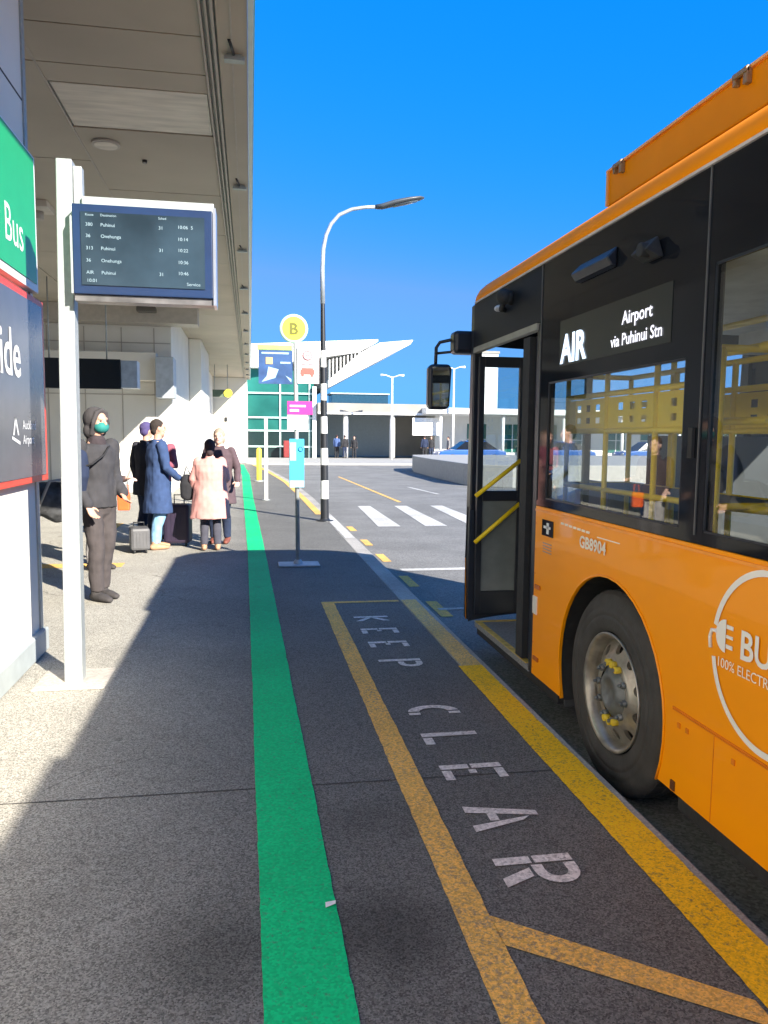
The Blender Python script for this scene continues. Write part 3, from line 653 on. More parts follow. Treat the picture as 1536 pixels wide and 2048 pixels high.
# black glazing band: frames around the windows
wins = [(2.87, 4.32, 1.215, 1.90)]+[(2.70-1.55*k-1.43, 2.70-1.55*k, 1.215, 2.235) for k in range(5)]
def band(x0, x1, wl, y0, y1, nm):
    mb = MB(); z0, z1 = 1.168, 2.60
    wl = sorted(wl, key=lambda a: -a[1]); cur = y0
    for (a, b, c, d) in wl:
        mb.box(x0, x1, b, cur, z0, z1)
        mb.box(x0, x1, a, b, z0, c); mb.box(x0, x1, a, b, d, z1); cur = a
    mb.box(x0, x1, y1, cur, z0, z1)
    return mb.build(nm, BGLS, bus)
bandL = band(XS+.002, XS+.045, wins, 4.455, YB, 'glazing_surround')
winr = [(2.70-1.55*k-1.43, 2.70-1.55*k, 1.2, 2.23) for k in range(-1, 5)]
band(XR-.045, XR-.002, winr, 5.90, YB, 'glazing_surround')
MB().box(XS-.002, XS+.045, 4.455, 5.865, 2.27, 2.60).build('door_header', HDR, bus)
MB().box(XS-.012, XS+.03, 4.50, 5.84, 2.225, 2.265).build('door_seal', mat('olive door seal', (.30, .29, .25), .5), bus)
for y in (2.745, 4.448): MB().box(XS-.004, XS+.001, y, y+.007, 1.20, 2.60).build('panel_seam', mat('seam highlight', (.10, .10, .10), .4), bandL)
for (a, b, c, d) in wins:
    wi = MB().box(XS+.012, XS+.018, a-.002, b+.002, c-.002, d+.002).build('window', GLS, bus)
    fr = MB()
    fr.box(XS+.0035, XS+.010, a, b, d-.010, d).box(XS+.0035, XS+.010, a, b, c, c+.008).box(XS+.0035, XS+.010, a, a+.008, c, d).box(XS+.0035, XS+.010, b-.008, b, c, d)
    fr.build('frame', BMAT, wi)
for (a, b, c, d) in winr: MB().box(XR-.018, XR-.012, a-.002, b+.002, c-.002, d+.002).build('window', GLS, bus)
# destination display
ds = MB().box(XS-.001, XS+.004, 2.99, 4.16, 1.975, 2.225).build('destination_display', mat('destination screen', (.022, .026, .024), .25), bus)
text('AIR', 'route_number', LEDB, (XS-.003, 4.13, 1.995), (0, -1, 0), (0, 0, 1), .150, ds, sx=1.0, bold=.035)
text('Airport', 'destination_text', LEDW, (XS-.003, 3.28, 2.105), (0, -1, 0), (0, 0, 1), .062, ds, sx=1.05, align='CENTER', bold=.012)
text('via Puhinui Stn', 'destination_text', LEDW, (XS-.003, 3.05, 2.01), (0, -1, 0), (0, 0, 1), .056, ds, sx=1.04, align='RIGHT', bold=.012)
MB().cyl((XS-.05, 5.0, 2.50), .045, .05, 'X', 20).ball((XS-.055, 5.0, 2.505), .052).tube([(XS, 5.12, 2.44), (XS-.04, 5.1, 2.44), (XS-.05, 5.03, 2.47)], .018, 8).build('side_camera', RUB, bus)
MB().ball((XS-.02, 5.21, 2.465), (.03, .05, .022)).build('marker_lamp', mat('pale lamp lens', (.45, .47, .52), .3, var=.4, scale=50), bus)
MB().prism([(XS, 3.50, 2.385), (XS-.03, 3.50, 2.395), (XS-.055, 3.50, 2.43), (XS, 3.50, 2.485)], (0, .42, 0)).build('side_vent', BMAT, bus, bevel=.008)
MB().prism([(XS, 3.07, 2.34), (XS-.02, 3.07, 2.335), (XS-.08, 3.08, 2.37), (XS-.02, 3.09, 2.43)], (0, .14, 0)).cyl((XS-.085, 3.13, 2.375), .03, .06, 'X').build('side_camera', RUB, bus, bevel=.006)
sbox('window_catch', RUB, 2.78, 2.81, 1.50, 1.62, .012)

# roof
prof = [(XS+.003, 2.60), (XS-.004, 2.625), (XS+.004, 2.655), (XS+.03, 2.70), (XS+.08, 2.745), (XS+.18, 2.79), (XS+.38, 2.835), (XS+.75, 2.86)]
prof = prof+[(XR+XS-x, z) for x, z in prof[::-1]]
mb = MB(); n = len(prof); ysr = [YB, 5.74, 5.84]
rows_ = [[(x, y, z) for x, z in prof] for y in ysr]
rows_.append([(x if abs(x-2.945) < 1.1 else 2.945+(x-2.945)*.99, frontY(x)-.02, 2.60+(z-2.60)*.80) for x, z in prof])
rows_.append([(2.945+(x-2.945)*.985, frontY(x)+.02, 2.58+(z-2.60)*.2) for x, z in prof])
vs = [p for r in rows_ for p in r]; fs = []
for i in range(len(rows_)-1):
    for k in range(n-1): fs.append((i*n+k, i*n+k+1, (i+1)*n+k+1, (i+1)*n+k))
fs.append(tuple(range(n)))
mb.add(vs, fs, True); rf = mb.build('roof', ORNR, bus)
MB().box(XS-.010, XS+.004, YB, 5.84, 2.60, 2.612).build('roof_gutter', mat('pale gutter rail', (.62, .55, .50), .35), bus)
pod = empty('roof_pod', (0, 0, 0), None, None); pod.parent = bus; pod.location = Vector((2.945, 0, 3.0))-wloc(bus)
PX = 2.30
for ya, yb_ in ((4.85, 1.75), (-1.5, -4.6)):      # two equipment boxes with a gap between them
    MB().prism([(PX, ya, 3.08), (PX, ya, 3.285), (PX+.04, ya, 3.315), (3.59, ya, 3.315), (3.59, ya, 3.08)], (0, yb_-ya, 0)).build('shell', ORNR, pod, bevel=.01)
    MB().box(PX+.03, 3.56, yb_+.03, ya-.03, 2.84, 3.08).build('base', ORNR, pod)
    mb = MB()
    for k, z in enumerate((3.055, 3.01, 2.965, 2.92)): mb.box(PX+.028-.04*k-.02, PX+.04, yb_+.03, ya-.03, z, z+.012)
    mb.build('ridges', mat('bright orange rail', (1.0, .42, .08), .4), pod)
    MB().box(PX-.012, PX+.03, yb_, ya+.01, 3.288, 3.303).box(PX-.01, PX+.02, ya-.015, ya+.01, 3.08, 3.288).build('edge_rail', mat('bright orange rail', (1.0, .42, .08), .4), pod)
for y in (4.68, 3.45, 2.2): MB().box(PX-.03, PX, y-.06, y-.03, 3.22, 3.30).box(PX-.03, PX, y+.03, y+.05, 3.24, 3.30).box(PX-.035, PX-.015, y-.06, y+.05, 3.27, 3.295).build('latch', mat('latch bronze', (.30, .18, .08), .4), pod, bevel=.004)
MB().cyl((PX-.01, 3.1, 3.24), .018, .02, 'X').build('vent_hole', DARK, pod)

# front: curved lower panel, windscreen and cap
xs_ = [XS+.0+ (XR-XS)*i/24 for i in range(25)]
def frontstrip(z0, z1, m, nm, d0=0, d1=0):
    mb = MB()
    for a, b in zip(xs_[:-1], xs_[1:]):
        mb.add([(a, frontY(a)+d0, z0), (b, frontY(b)+d0, z0), (b, frontY(b)+d1, z1), (a, frontY(a)+d1, z1)], [(0, 1, 2, 3)], True)
    return mb.build(nm, m, bus)
frontstrip(.10, .60, ORNG, 'front_bumper', .06, .10); frontstrip(.60, 1.02, BGLS, 'front_panel', .10, .06)
frontstrip(1.02, 2.30, GLS, 'windscreen', .06, 0); frontstrip(2.30, 2.60, BGLS, 'front_cap', 0, 0)
MB().prism([(XS+.0, 5.86, 2.60), (XS+.0, 5.95, 2.60), (XS+.01, 6.05, .10), (XS+.01, 5.93, .10)], (.07, 0, 0)).build('front_pillar', BMAT, bus, bevel=.01)
MB().prism([(XR-.08, 5.86, 2.60), (XR-.08, 5.95, 2.60), (XR-.08, 6.05, .10), (XR-.08, 5.93, .10)], (.07, 0, 0)).build('front_pillar', BMAT, bus)
MB().box(XS, XR, YB-.04, YB, .12, 1.9).build('rear_panel', ORNG, bus); MB().box(XS, XR, YB-.04, YB, 1.9, 2.6).build('rear_window', BGLS, bus)
frontstrip(.10, 1.0, INTD, 'front_lining', -.02, -.02)
# door: jambs, two folded-in leaves
MB().box(XS+.002, XS+.06, 4.458, 4.52, .115, 2.26).build('door_jamb', BMAT, bus, bevel=.004)
def leaf(y, s):
    d = MB().box(XS+.03, XS+.075, y-.02, y+.02, .17, 2.20).box(XS+.36, XS+.40, y-.02, y+.02, .17, 2.20).box(XS+.075, XS+.36, y-.02, y+.02, 2.12, 2.20).box(XS+.075, XS+.36, y-.02, y+.02, 1.08, 1.16).box(XS+.075, XS+.36, y-.02, y+.02, .17, .36).build('door', BMAT, bus, bevel=.003)
    MB().box(XS+.07, XS+.365, y-.004, y+.004, 1.15, 2.13).build('door_glass', GLD, d)
    MB().box(XS+.07, XS+.365, y-.006, y+.006, .35, 1.09).build('lower_panel', mat('grey door panel', (.16, .18, .18), .25), d)
    if s:
        MB().tube([(XS+.01, y-.05, 1.12), (XS+.37, y-.05, 1.40)], .017, 10).build('grab_rail', YEL, d)
        MB().tube([(XS+.01, y-.05, .755), (XS+.37, y-.05, 1.06)], .017, 10).build('grab_rail', YEL, d)
    return d
leaf(5.82, True)
d2 = leaf(4.60, False)
MB().box(XS-.004, XS+.04, 4.625, 4.74, .16, 2.20).build('edge_seal', RUB, d2)
# floor and step
MB().box(XS+.58, XR-.58, YB+.02, 5.72, .10, .145).box(XS+.06, XS+.579, 4.06, 5.72, .10, .145).box(XR-.579, XR-.05, 4.06, 5.72, .10, .145).box(XS+.06, XS+.579, -1.95, 2.86, .10, .145).box(XR-.579, XR-.05, -1.95, 2.86, .10, .145).box(XS+.01, XS+.06, 4.53, 5.72, .10, .145).build('floor', FLR, bus)
MB().box(XS+.002, XS+.045, 4.56, 5.70, .1455, .150).box(XS+.05, XS+.5, 5.66, 5.70, .1455, .150).build('step_edging', mat('worn yellow edging', (.60, .42, .10), .6, var=.3, scale=20), bus)
MB().box(XS+.6, XR-.6, YB+.05, 5.72, .04, .09).box(XS+.03, XS+.599, 4.10, 5.72, .04, .09).box(XS+.03, XS+.599, -1.95, 2.82, .04, .09).build('underframe', RUB, bus)
MB().box(XS+.05, XR-.05, YB+.02, 5.75, 2.42, 2.46).build('ceiling', INT, bus)
MB().box(XS+.046, XS+.30, YB+.02, 4.45, 2.26, 2.42).box(XR-.30, XR-.046, YB+.02, 5.7, 2.26, 2.42).build('air_duct', INT, bus)
MB().box(XR-.06, XR-.045, YB, 5.8, .145, 1.19).box(XS+.045, XS+.06, -1.95, 2.87, .145, .92).box(XS+.045, XS+.06, 4.05, 4.45, .145, .92).box(XS+.045, XS+.06, YB, 4.45, .92, 1.19).build('inner_lining', INTD, bus)
# driver's cab
cb = MB().box(2.62, 2.66, 4.85, 5.75, .145, 1.25).box(2.62, XR-.07, 4.75, 4.79, .145, 1.6).build('cab_partition', INTD, bus)
MB().box(2.9, XR-.07, 5.5, 5.85, .145, 1.02).build('dashboard', INTD, bus, bevel=.03)
MB().prism([(XS+.45, 5.62, .145), (XS+.45, 5.62, 1.05), (XS+.95, 5.62, 1.22), (XS+.95, 5.62, .145)], (0, .12, 0)).build('dash_side', CRM, bus, bevel=.02)
MB().lathe([(-.012, .20), (0, .215), (.012, .20)], (3.45, 5.25, 1.05), 'Y', 28).build('steering_wheel', RUB, bus)
MB().box(3.2, 3.7, 4.85, 4.95, .6, 1.30).box(3.2, 3.7, 4.9, 5.25, .55, .65).build('driver_seat', SEAT, bus, bevel=.03)
MB().box(2.25, 2.45, 4.98, 5.10, 1.0, 1.22).build('ticket_machine', mat('lilac machine', (.42, .38, .60), .4), bus, bevel=.01)
# luggage rack over the front wheel
rk = empty('luggage_rack', (0, 0, 0), None, None); rk.parent = bus; rk.location = Vector((2.2, 4.0, 1.0))-wloc(bus)
mb = MB()
for x in (2.02, 2.45):
    for z in (1.97, 1.83, 1.62, 1.28): mb.tube([(x, 3.08, z), (x, 4.72, z)], .016, 8)
    for y in (3.08, 3.62, 4.17, 4.72): mb.tube([(x, y, .30), (x, y, 1.97)], .016, 8)
for z in (1.97, 1.28):
    for y in (3.08, 4.72): mb.tube([(2.02, y, z), (2.45, y, z)], .016, 8)
mb.build('tube_frame', YEL, rk)
def perf(x):       # sheet with rows of real round-cornered slots
    mb = MB()
    for k in range(3):
        y0 = 3.10+k*.545; y1 = y0+.51; zs = [1.63, 1.665, 1.70, 1.735, 1.775, 1.81]
        ysl = [y0, y0+.07, y0+.12, y0+.20, y0+.25, y0+.33, y0+.38, y1]
        for i in range(7):
            for j in range(5):
                if i in (1, 3, 5) and j in (1, 3): continue
                mb.quad((x, ysl[i], zs[j]), (x, ysl[i+1], zs[j]), (x, ysl[i+1], zs[j+1]), (x, ysl[i], zs[j+1]))
    return mb
for x in (2.02, 2.45): perf(x).build('perforated_panel', YEL, rk)
MB().box(2.04, 2.43, 3.08, 4.72, .80, .83).box(2.04, 2.43, 3.08, 4.72, 1.27, 1.29).build('shelf', INTD, rk)
for cy in (ARF, ARB):
    for sx in (0, 1):
        xa, xb = (XS+.061, XS+.60) if not sx else (XR-.60, XR-.061)
        MB().box(xa, xb, cy-.63, cy+.62, .925, .94).box(xa, xb, cy-.63, cy-.615, .03, .925).box(xa, xb, cy+.605, cy+.62, .03, .925).box(xb if not sx else xa-.012, xb+.012 if not sx else xa, cy-.63, cy+.62, .03, .94).build('wheel_light_baffle', INTD, bus)  # added plates that stop sunlight leaking past the wheel housings
# handrails and seats
mb = MB()
for x, y in ((2.2, 2.93), (2.75, 2.6), (3.25, 2.6), (2.75, 1.2), (3.25, 1.2), (2.2, 1.5), (2.2, .1), (3.6, 3.2), (2.62, 4.5)): mb.tube([(x, y, .145), (x, y, 2.42)], .018, 10)
mb.tube([(2.62, 4.6, 2.2), (2.62, -5, 2.2)], .018, 10).tube([(3.3, 4.6, 2.2), (3.3, -5, 2.2)], .018, 10)
mb.tube([(2.2, 2.93, 1.98), (2.2, 3.55, 1.98)], .018, 10).tube([(2.2, 2.93, 1.27), (2.2, 3.6, 1.25)], .018, 10).tube([(2.2, 2.93, 1.27), (2.2, .1, 1.27)], .018, 10).tube([(2.2, 3.0, 1.66), (2.2, 3.5, 1.66)], .018, 10)
mb.tube([(3.9, 4.4, 1.15), (3.9, -1, 1.15)], .018, 10)
mb.build('handrail', YEL, bus)
def seat(x, y):
    s_ = MB().box(x, x+.44, y-.02, y+.42, .48, .58).prism([(x, y-.02, .56), (x, y-.12, 1.22), (x, y-.06, 1.24), (x, y+.06, .58)], (.44, 0, 0)).build('seat', SEAT, bus, bevel=.03)
    MB().tube([(x+.03, y-.12, 1.05), (x+.03, y-.14, 1.28), (x+.41, y-.14, 1.28), (x+.41, y-.12, 1.05)], .014, 8).build('seat_handle', YEL, s_)
    MB().box(x+.18, x+.26, y+.1, y+.2, .145, .49).build('pedestal', INTD, s_)
for y in (1.9, 1.1, .3, -.5): 
    for x in (1.80, 2.26): seat(x, y)
for y in (2.7, 1.9, 1.1, .3, -.5):
    for x in (3.2, 3.66): seat(x, y)
for x in (3.2, 3.66): seat(x, 3.5)

# wheels
RIM = mat('dull rim metal', (.36, .335, .29), .32, metal=.6, var=.38, scale=11)
HUB = mat('grey hub metal', (.16, .17, .17), .5, metal=.4, var=.3, scale=20)
NUT = mat('yellow nut tags', (.70, .50, .03), .5)
def wheel(cy, side=-1):
    w_ = empty('wheel', (0, 0, 0), None, None); w_.parent = bus; X0 = XS+.006 if side < 0 else XR-.006
    w_.location = Vector((X0, cy, .336))-wloc(bus); s = -side     # +1: inward direction
    c = (X0, cy, .336)
    tp = [(s*h, r) for h, r in ((.03, .292), (.008, .30), (.003, .325), (.0, .355), (.0, .372), (.005, .376), (.001, .380), (.001, .41), (.006, .416), (.004, .424), (.010, .455), (.018, .475), (.032, .490), (.05, .498), (.24, .498), (.26, .48), (.27, .40), (.26, .29))]
    t = MB().lathe(tp, c, 'X', 72).build('tyre', TYRE, w_)
    mb = MB()
    for k in range(60):      # shoulder tread blocks
        a = 2*math.pi*k/60; mb.v and None
        p = Vector((X0+s*.05, cy+.492*math.cos(a), .336+.492*math.sin(a))); rd = Vector((0, math.cos(a), math.sin(a))); tg = Vector((0, -math.sin(a), math.cos(a)))
        vs = [p+Vector((s*dx, 0, 0))+tg*dt+rd*dr for dx in (-.008, .055) for dt in (-.018, .018) for dr in (-.01, .007)]
        mb.add(vs, [(0, 1, 3, 2), (4, 6, 7, 5), (0, 4, 5, 1), (2, 3, 7, 6), (0, 2, 6, 4), (1, 5, 7, 3)])
    for x in (.10, .14, .18): mb.lathe([(s*x, .496), (s*x, .502), (s*(x+.028), .502), (s*(x+.028), .496)], c, 'X', 60)
    mb.build('tread', RUB, t)
    rp = [(s*h, r) for h, r in ((.03, .280), (.006, .293), (.0, .287), (.010, .274), (.030, .264), (.050, .258))]
    rim = MB().lathe(rp, c, 'X', 80)
    hr = lambda r: s*(.075-(.258-r)*.55)        # conical disc pierced by ten real hand holes
    rim.lathe([(s*.050, .258), (hr(.258), .256)], c, 'X', 80)
    r0, r1, rc_ = .172, .256, .216
    for k in range(10):
        A0 = 2*math.pi*k/10; A1 = A0+2*math.pi/10; Am = (A0+A1)/2; n = 6; bd = []
        for i in range(n): bd.append((r1, A0+(A1-A0)*i/n))
        for i in range(n): bd.append((r1+(r0-r1)*i/n, A1))
        for i in range(n): bd.append((r0, A1+(A0-A1)*i/n))
        for i in range(n): bd.append((r0+(r1-r0)*i/n, A0))
        vs = []
        for r, an in bd: vs.append((X0+hr(r), cy+r*math.cos(an), .336+r*math.sin(an)))
        ctr = Vector((rc_*math.cos(Am), rc_*math.sin(Am)))
        ring = []
        for r, an in bd:
            v = Vector((r*math.cos(an), r*math.sin(an)))-ctr; v = v.normalized()*.0285; q_ = ctr+v; ring.append(q_)
        for q_ in ring: vs.append((X0+hr(q_.length), cy+q_.x, .336+q_.y))
        for q_ in ring: vs.append((X0+hr(q_.length)+s*.02, cy+q_.x, .336+q_.y))
        m_ = len(bd); fs_ = [(i, (i+1) % m_, (i+1) % m_+m_, i+m_) for i in range(m_)]+[(i+m_, (i+1) % m_+m_, (i+1) % m_+2*m_, i+2*m_) for i in range(m_)]
        rim.add(vs, fs_)
    rim.lathe([(hr(.172), .172), (hr(.172)-s*.006, .165), (hr(.172)-s*.006, .13)], c, 'X', 60)
    rim = rim.build('rim', RIM, w_)
    hb = MB().lathe([(s*h, r) for h, r in ((.03, .128), (.026, .120), (.016, .108), (.004, .095), (-.002, .085), (-.004, .06), (.004, .055), (.004, .001))], c, 'X', 48).build('hub', HUB, w_)
    mb = MB()
    for k in range(10):
        a = 2*math.pi*k/10+.1; y, z = cy+.138*math.cos(a), .336+.138*math.sin(a)
        x0 = X0+s*.032 if s > 0 else X0-.032
        MB().tube([(X0+s*.035, y, z), (X0+s*.002, y, z)], .017, 6).tube([(X0+s*.004, y, z), (X0-s*.012, y, z)], .009, 8).build('wheel_nut', HUB, hb)
    for a0 in (math.pi/2+.15, -math.pi/2-.1):
        for da in (-.32, .0, .32):
            a = a0+da; y, z = cy+.148*math.cos(a), .336+.145*math.sin(a)
            MB().tube([(X0+s*.03, y, z), (X0-s*.006, y, z)], .017, 10).build('nut_indicator', NUT, hb)
    MB().box(min(X0+s*.10, X0+s*.16), max(X0+s*.10, X0+s*.16), cy-.22, cy+.22, .12, .55).build('brake', DARK, w_)
    return w_
wheel(3.43); wheel(-2.62); wheel(3.43, 1); wheel(-2.62, 1)
# mirror
MB().box(1.60, 1.80, 6.0, 6.16, 2.24, 2.42).build('mirror_bracket', BMAT, bus, bevel=.03)
ma = MB().tube([(1.70, 6.12, 2.38), (1.60, 6.17, 2.36), (1.53, 6.2, 2.345), (1.50, 6.2, 2.30), (1.495, 6.2, 2.12)], .014, 10).tube([(1.70, 6.12, 2.27), (1.60, 6.17, 2.265), (1.50, 6.2, 2.255)], .011, 10).build('mirror_arm', BMAT, bus)
mo = empty('mirror', (0, 0, 0), None, None); mo.parent = bus; mo.location = Vector((1.52, 6.2, 1.98))-wloc(bus)
MB().prism([(1.44, 6.13, 1.80), (1.425, 6.13, 1.84), (1.425, 6.13, 2.13), (1.45, 6.13, 2.165), (1.60, 6.13, 2.165), (1.62, 6.13, 2.13), (1.605, 6.13, 1.83), (1.58, 6.13, 1.80)], (0, .10, 0)).build('housing', BMAT, mo, bevel=.02)
mg = MB().prism([(1.458, 6.128, 1.825), (1.455, 6.128, 2.14), (1.598, 6.128, 2.14), (1.588, 6.128, 1.825)], (0, -.003, 0)).build('mirror_glass', mat('mirror silver', (.75, .78, .78), .03, metal=1, var=.0), mo)

# ================================================================== FAR TERMINAL, LINK BRIDGE, WHITE BUILDING
FW = mat('far white cladding', (.78, .78, .76), .5, var=.04, scale=.3)
MUL = mat('pale mullion', (.45, .62, .58), .4)
CONC = mat('far concrete', (.27, .255, .23), .8, var=.1, scale=.6)
gb = empty('glass_terminal', (2, 62, 0), 'far terminal with green glass front and white swooping roof', 'building')
MB().box(-.3, 4.9, 60.2, 75, -.15, 6.9).build('glass_wall', GLG, gb)
for x in (-.25, 2.3, 4.55): MB().box(x-.06, x+.06, 60.08, 60.18, -.15, 6.9).build('mullion', MUL, gb)
for z in (4.86, 3.0, 2.0, .78): MB().box(-.3, 4.9, 60.02, 60.07, z-.06, z+.06).build('transom', MUL, gb)
MB().box(-.2, 4.5, 60.12, 60.19, -.1, 1.95).build('dark_interior', mat('dark interior sheet', (.015, .03, .03), .1), gb)  # near-black sheet: darkness of the interior put into the colour
MB().box(4.75, 5.05, 59.7, 60.0, -.15, 5.4).build('column', FW, gb)
MB().prism([(-8, 59, 6.6), (-8, 59, 7.9), (9.7, 59, 9.02), (9.7, 59, 8.86), (8.2, 59, 8.0), (5.3, 59, 7.55), (.7, 59, 6.7)], (0, 14, 0)).build('roof', FW, gb)
MB().prism([(5.9, 58.8, 5.3), (5.9, 58.8, 5.85), (8.3, 58.8, 7.95), (9.8, 58.8, 8.75), (12.4, 58.8, 9.04), (12.2, 58.8, 8.72), (10, 58.8, 7.55)], (0, 14, 0)).build('roof_strut', FW, gb)
MB().prism([(5.0, 61, 5.3), (5.0, 61, 7.5), (8.1, 61, 7.9), (5.9, 61, 5.4)], (0, 10, 0)).build('roof_underside', CONC, gb)
MB().box(2.5, 3.3, 58.6, 59.3, -.02, 1.25).build('red_machine', mat('dark red cabinet', (.20, .02, .02), .5), None, bevel=.04, label='dark red cabinet in front of the far green glass terminal', cat='cabinet')
lb = empty('link_bridge', (9, 62, 0), 'far low concrete bridge with grey shaded wall and columns underneath', 'bridge')
MB().box(5.1, 14.6, 59, 66, 3.45, 4.15).build('deck', CONC, lb, bevel=.02); MB().box(5.1, 20, 58.9, 59.0, 3.30, 3.46).build('deck_edge', FW, lb)
MB().box(5.1, 12.2, 65.2, 66, -.02, 3.44).build('back_wall', mat('blue grey wall', (.36, .42, .46), .7, var=.05), lb)
for x in (7.3, 10.95): MB().tube([(x, 59.4, -.02), (x, 59.4, 3.3)], [.24, .20], 16).build('column', FW, lb)
MB().box(12.21, 20, 65.4, 66, -.02, 3.4).build('side_wall', CONC, lb)
mb = MB()
for k in range(9): mb.box(5.95+k*.28, 6.02+k*.28, 58.9, 59.9, 5.75+k*.27, 7.4+k*.07)
mb.build('roof_louvre', FW, gb)
u = empty('roof_plant', (8.4, 60, 4.15), 'dark blue glazed box standing on the far concrete bridge', 'plant box')
MB().box(6.2, 10.6, 59.4, 62, 4.16, 4.85).build('cabin', mat('dark blue glazing', (.02, .06, .10), .15), u, bevel=.03); MB().box(6.1, 10.7, 59.3, 62.1, 4.85, 4.95).build('lid', mat('pale lid', (.35, .45, .50), .5), u)
wb = empty('white_building', (28, 62, 0), 'far long white building with flat fascia and windows right of the bridge', 'building')
MB().box(15, 60, 62, 74, -.1, 3.4).build('wall', FW, wb); MB().box(13.2, 60, 57.5, 74, 3.42, 3.86).build('fascia', FW, wb, bevel=.02)
for k in range(12):
    x = 17.8+k*3.1; f_w = MB().box(x-.06, x+1.56, 61.93, 61.99, .45, 2.75).build('window', MATS['green facade glass'], wb)
    MB().box(x+.70, x+.78, 61.9, 61.93, .45, 2.75).box(x-.06, x+.70, 61.9, 61.93, 1.45, 1.52).box(x+.78, x+1.56, 61.9, 61.93, 1.45, 1.52).build('frame', FW, f_w)
for k in range(8): MB().tube([(14.5+k*5, 58, -.02), (14.5+k*5, 58, 3.42)], .13, 12).build('column', FW, wb)
MB().box(12.4, 14.7, 58.6, 58.75, 1.75, 3.1).build('hanging_banner', mat('sunlit white banner', (.85, .84, .80), .5), wb)
tw = empty('white_tower', (20.6, 66, 3.86), 'plain white tower rising above the far white building, seen through the bus door', 'tower')
MB().box(19.9, 21.6, 66, 68, 3.87, 9).build('shaft', FW, tw, bevel=.03); MB().box(19.8, 21.7, 65.9, 68.1, 9, 9.2).build('cap', CONC, tw)
def pole(x, y, h, lab):
    t = empty('light_pole', (x, y, 0), lab, 'light pole', 'light poles beyond the road')
    MB().tube([(x, y, -.02), (x, y, h)], [.11, .06], 10).build('mast', FW, t)
    for s in (-1, 1): MB().tube([(x, y, h-.05), (x+s*.5, y, h+.12), (x+s*.85, y, h+.12)], [.04, .04, .09], 8).build('lamp_arm', FW, t)
pole(10.1, 55, 5.9, 'thin white light pole with two short arms in front of the concrete bridge'); pole(15.2, 57, 6.8, 'thin white light pole seen right of the bus mirror')
# parked cars
def car(x, y, paint, lab):
    t = empty('parked_car', (x, y, -.02), lab, 'car', 'cars parked beyond the traffic island'); L = 2.1
    P = [(-L, .25), (-L-.02, .62), (-L+.12, .80), (-1.1, .90), (1.55, .92), (L-.05, .80), (L, .55), (L-.03, .25)]
    MB().prism([(x+a, y-.85, b-.02) for a, b in P], (0, 1.7, 0)).build('body', paint, t, bevel=.06)
    C = [(-1.15, .86), (-.45, 1.38), (.85, 1.40), (1.6, .88)]
    g = MB(); b0 = [(x+a, y-.78, b-.02) for a, b in C]; b1 = [(x+a, y+.78, b-.02) for a, b in C]
    for p in (b0, b1):
        for i in (1, 2): p[i] = (p[i][0], y+(p[i][1]-y)*.82, p[i][2])
    g.add(b0+b1, [(0, 1, 2, 3), (4, 5, 6, 7), (0, 1, 5, 4), (1, 2, 6, 5), (2, 3, 7, 6), (0, 3, 7, 4)]).build('cabin_glass', BGLS, t)
    MB().box(x-.42, x+.82, y-.64, y+.64, 1.36, 1.42).build('roof', paint, t, bevel=.02)
    for a in (-1.3, 1.3):
        for s in (-1, 1):
            wv = MB().cyl((x+a, y+s*.87-(.1 if s > 0 else .1)+.0, .30), .31, .2, 'Y', 20).build('wheel', TYRE, t); MB().cyl((x+a, y+s*.87-.11-(0 if s < 0 else -.2), .30), .18, .02, 'Y', 16).build('hubcap', STEEL, wv)
    for s in (-1, 1): MB().box(x-L-.03, x-L+.08, y+s*.6-.15, y+s*.6+.15, .58, .72).build('headlight', MATS['pale lamp lens'], t)
BLU = mat('bright blue car paint', (.03, .11, .36), .25, coat=.6, var=.02)
car(13.2, 45.5, BLU, 'bright blue car parked beyond the island just left of the bus door'); car(19.2, 46, BLU, 'bright blue car seen through the glass of the open bus door')
car(25.5, 46.5, BLU, 'bright blue car seen through the first bus window')
# shrub beyond the bus
def shrub(x, y, h, lab):
    t = empty('shrub', (x, y, -.15), lab, 'shrub', 'shrubs beyond the bus'); rnd = random.Random(int(x*10))
    mb = MB()
    for k in range(7):
        a = rnd.uniform(0, 6.28); mb.tube([(x, y, -.15), (x+.3*math.cos(a), y+.3*math.sin(a), h*.4), (x+.8*math.cos(a), y+.8*math.sin(a), h*.75)], [.05, .035, .015], 7)
    mb.build('branches', mat('bark', (.10, .07, .05), .9), t)
    lf = MB()
    cl = [(x+rnd.uniform(-1.1, 1.1), y+rnd.uniform(-1, 1), rnd.uniform(.2, h-.4), rnd.uniform(.4, .7)) for _ in range(16)]
    for _ in range(3800):
        c = rnd.choice(cl); v = Vector((rnd.gauss(0, 1), rnd.gauss(0, 1), rnd.gauss(0, 1))).normalized()*c[3]*rnd.uniform(.55, 1.05)
        p = Vector(c[:3])+v; a = Vector((rnd.uniform(-1, 1), rnd.uniform(-1, 1), rnd.uniform(-1, 1))).normalized()*.07; b = a.orthogonal().normalized()*.035
        lf.quad(p-a, p+b, p+a, p-b)
    lf.build('foliage', mat('shrub leaves', (.07, .13, .03), .6, var=.4, scale=6), t, fixn=False)
shrub(13.5, 19, 2.3, 'leafy green shrub beyond the far side of the bus'); shrub(16.5, 21, 2.0, 'second smaller shrub behind the first beyond the bus')
lt = MB().quad((.238, 2.42, .0075), (.272, 2.43, .012), (.276, 2.455, .008), (.240, 2.45, .0075)).build('paper_scrap', WHITE, label='tiny white paper scrap on the right edge of the green line', cat='litter')

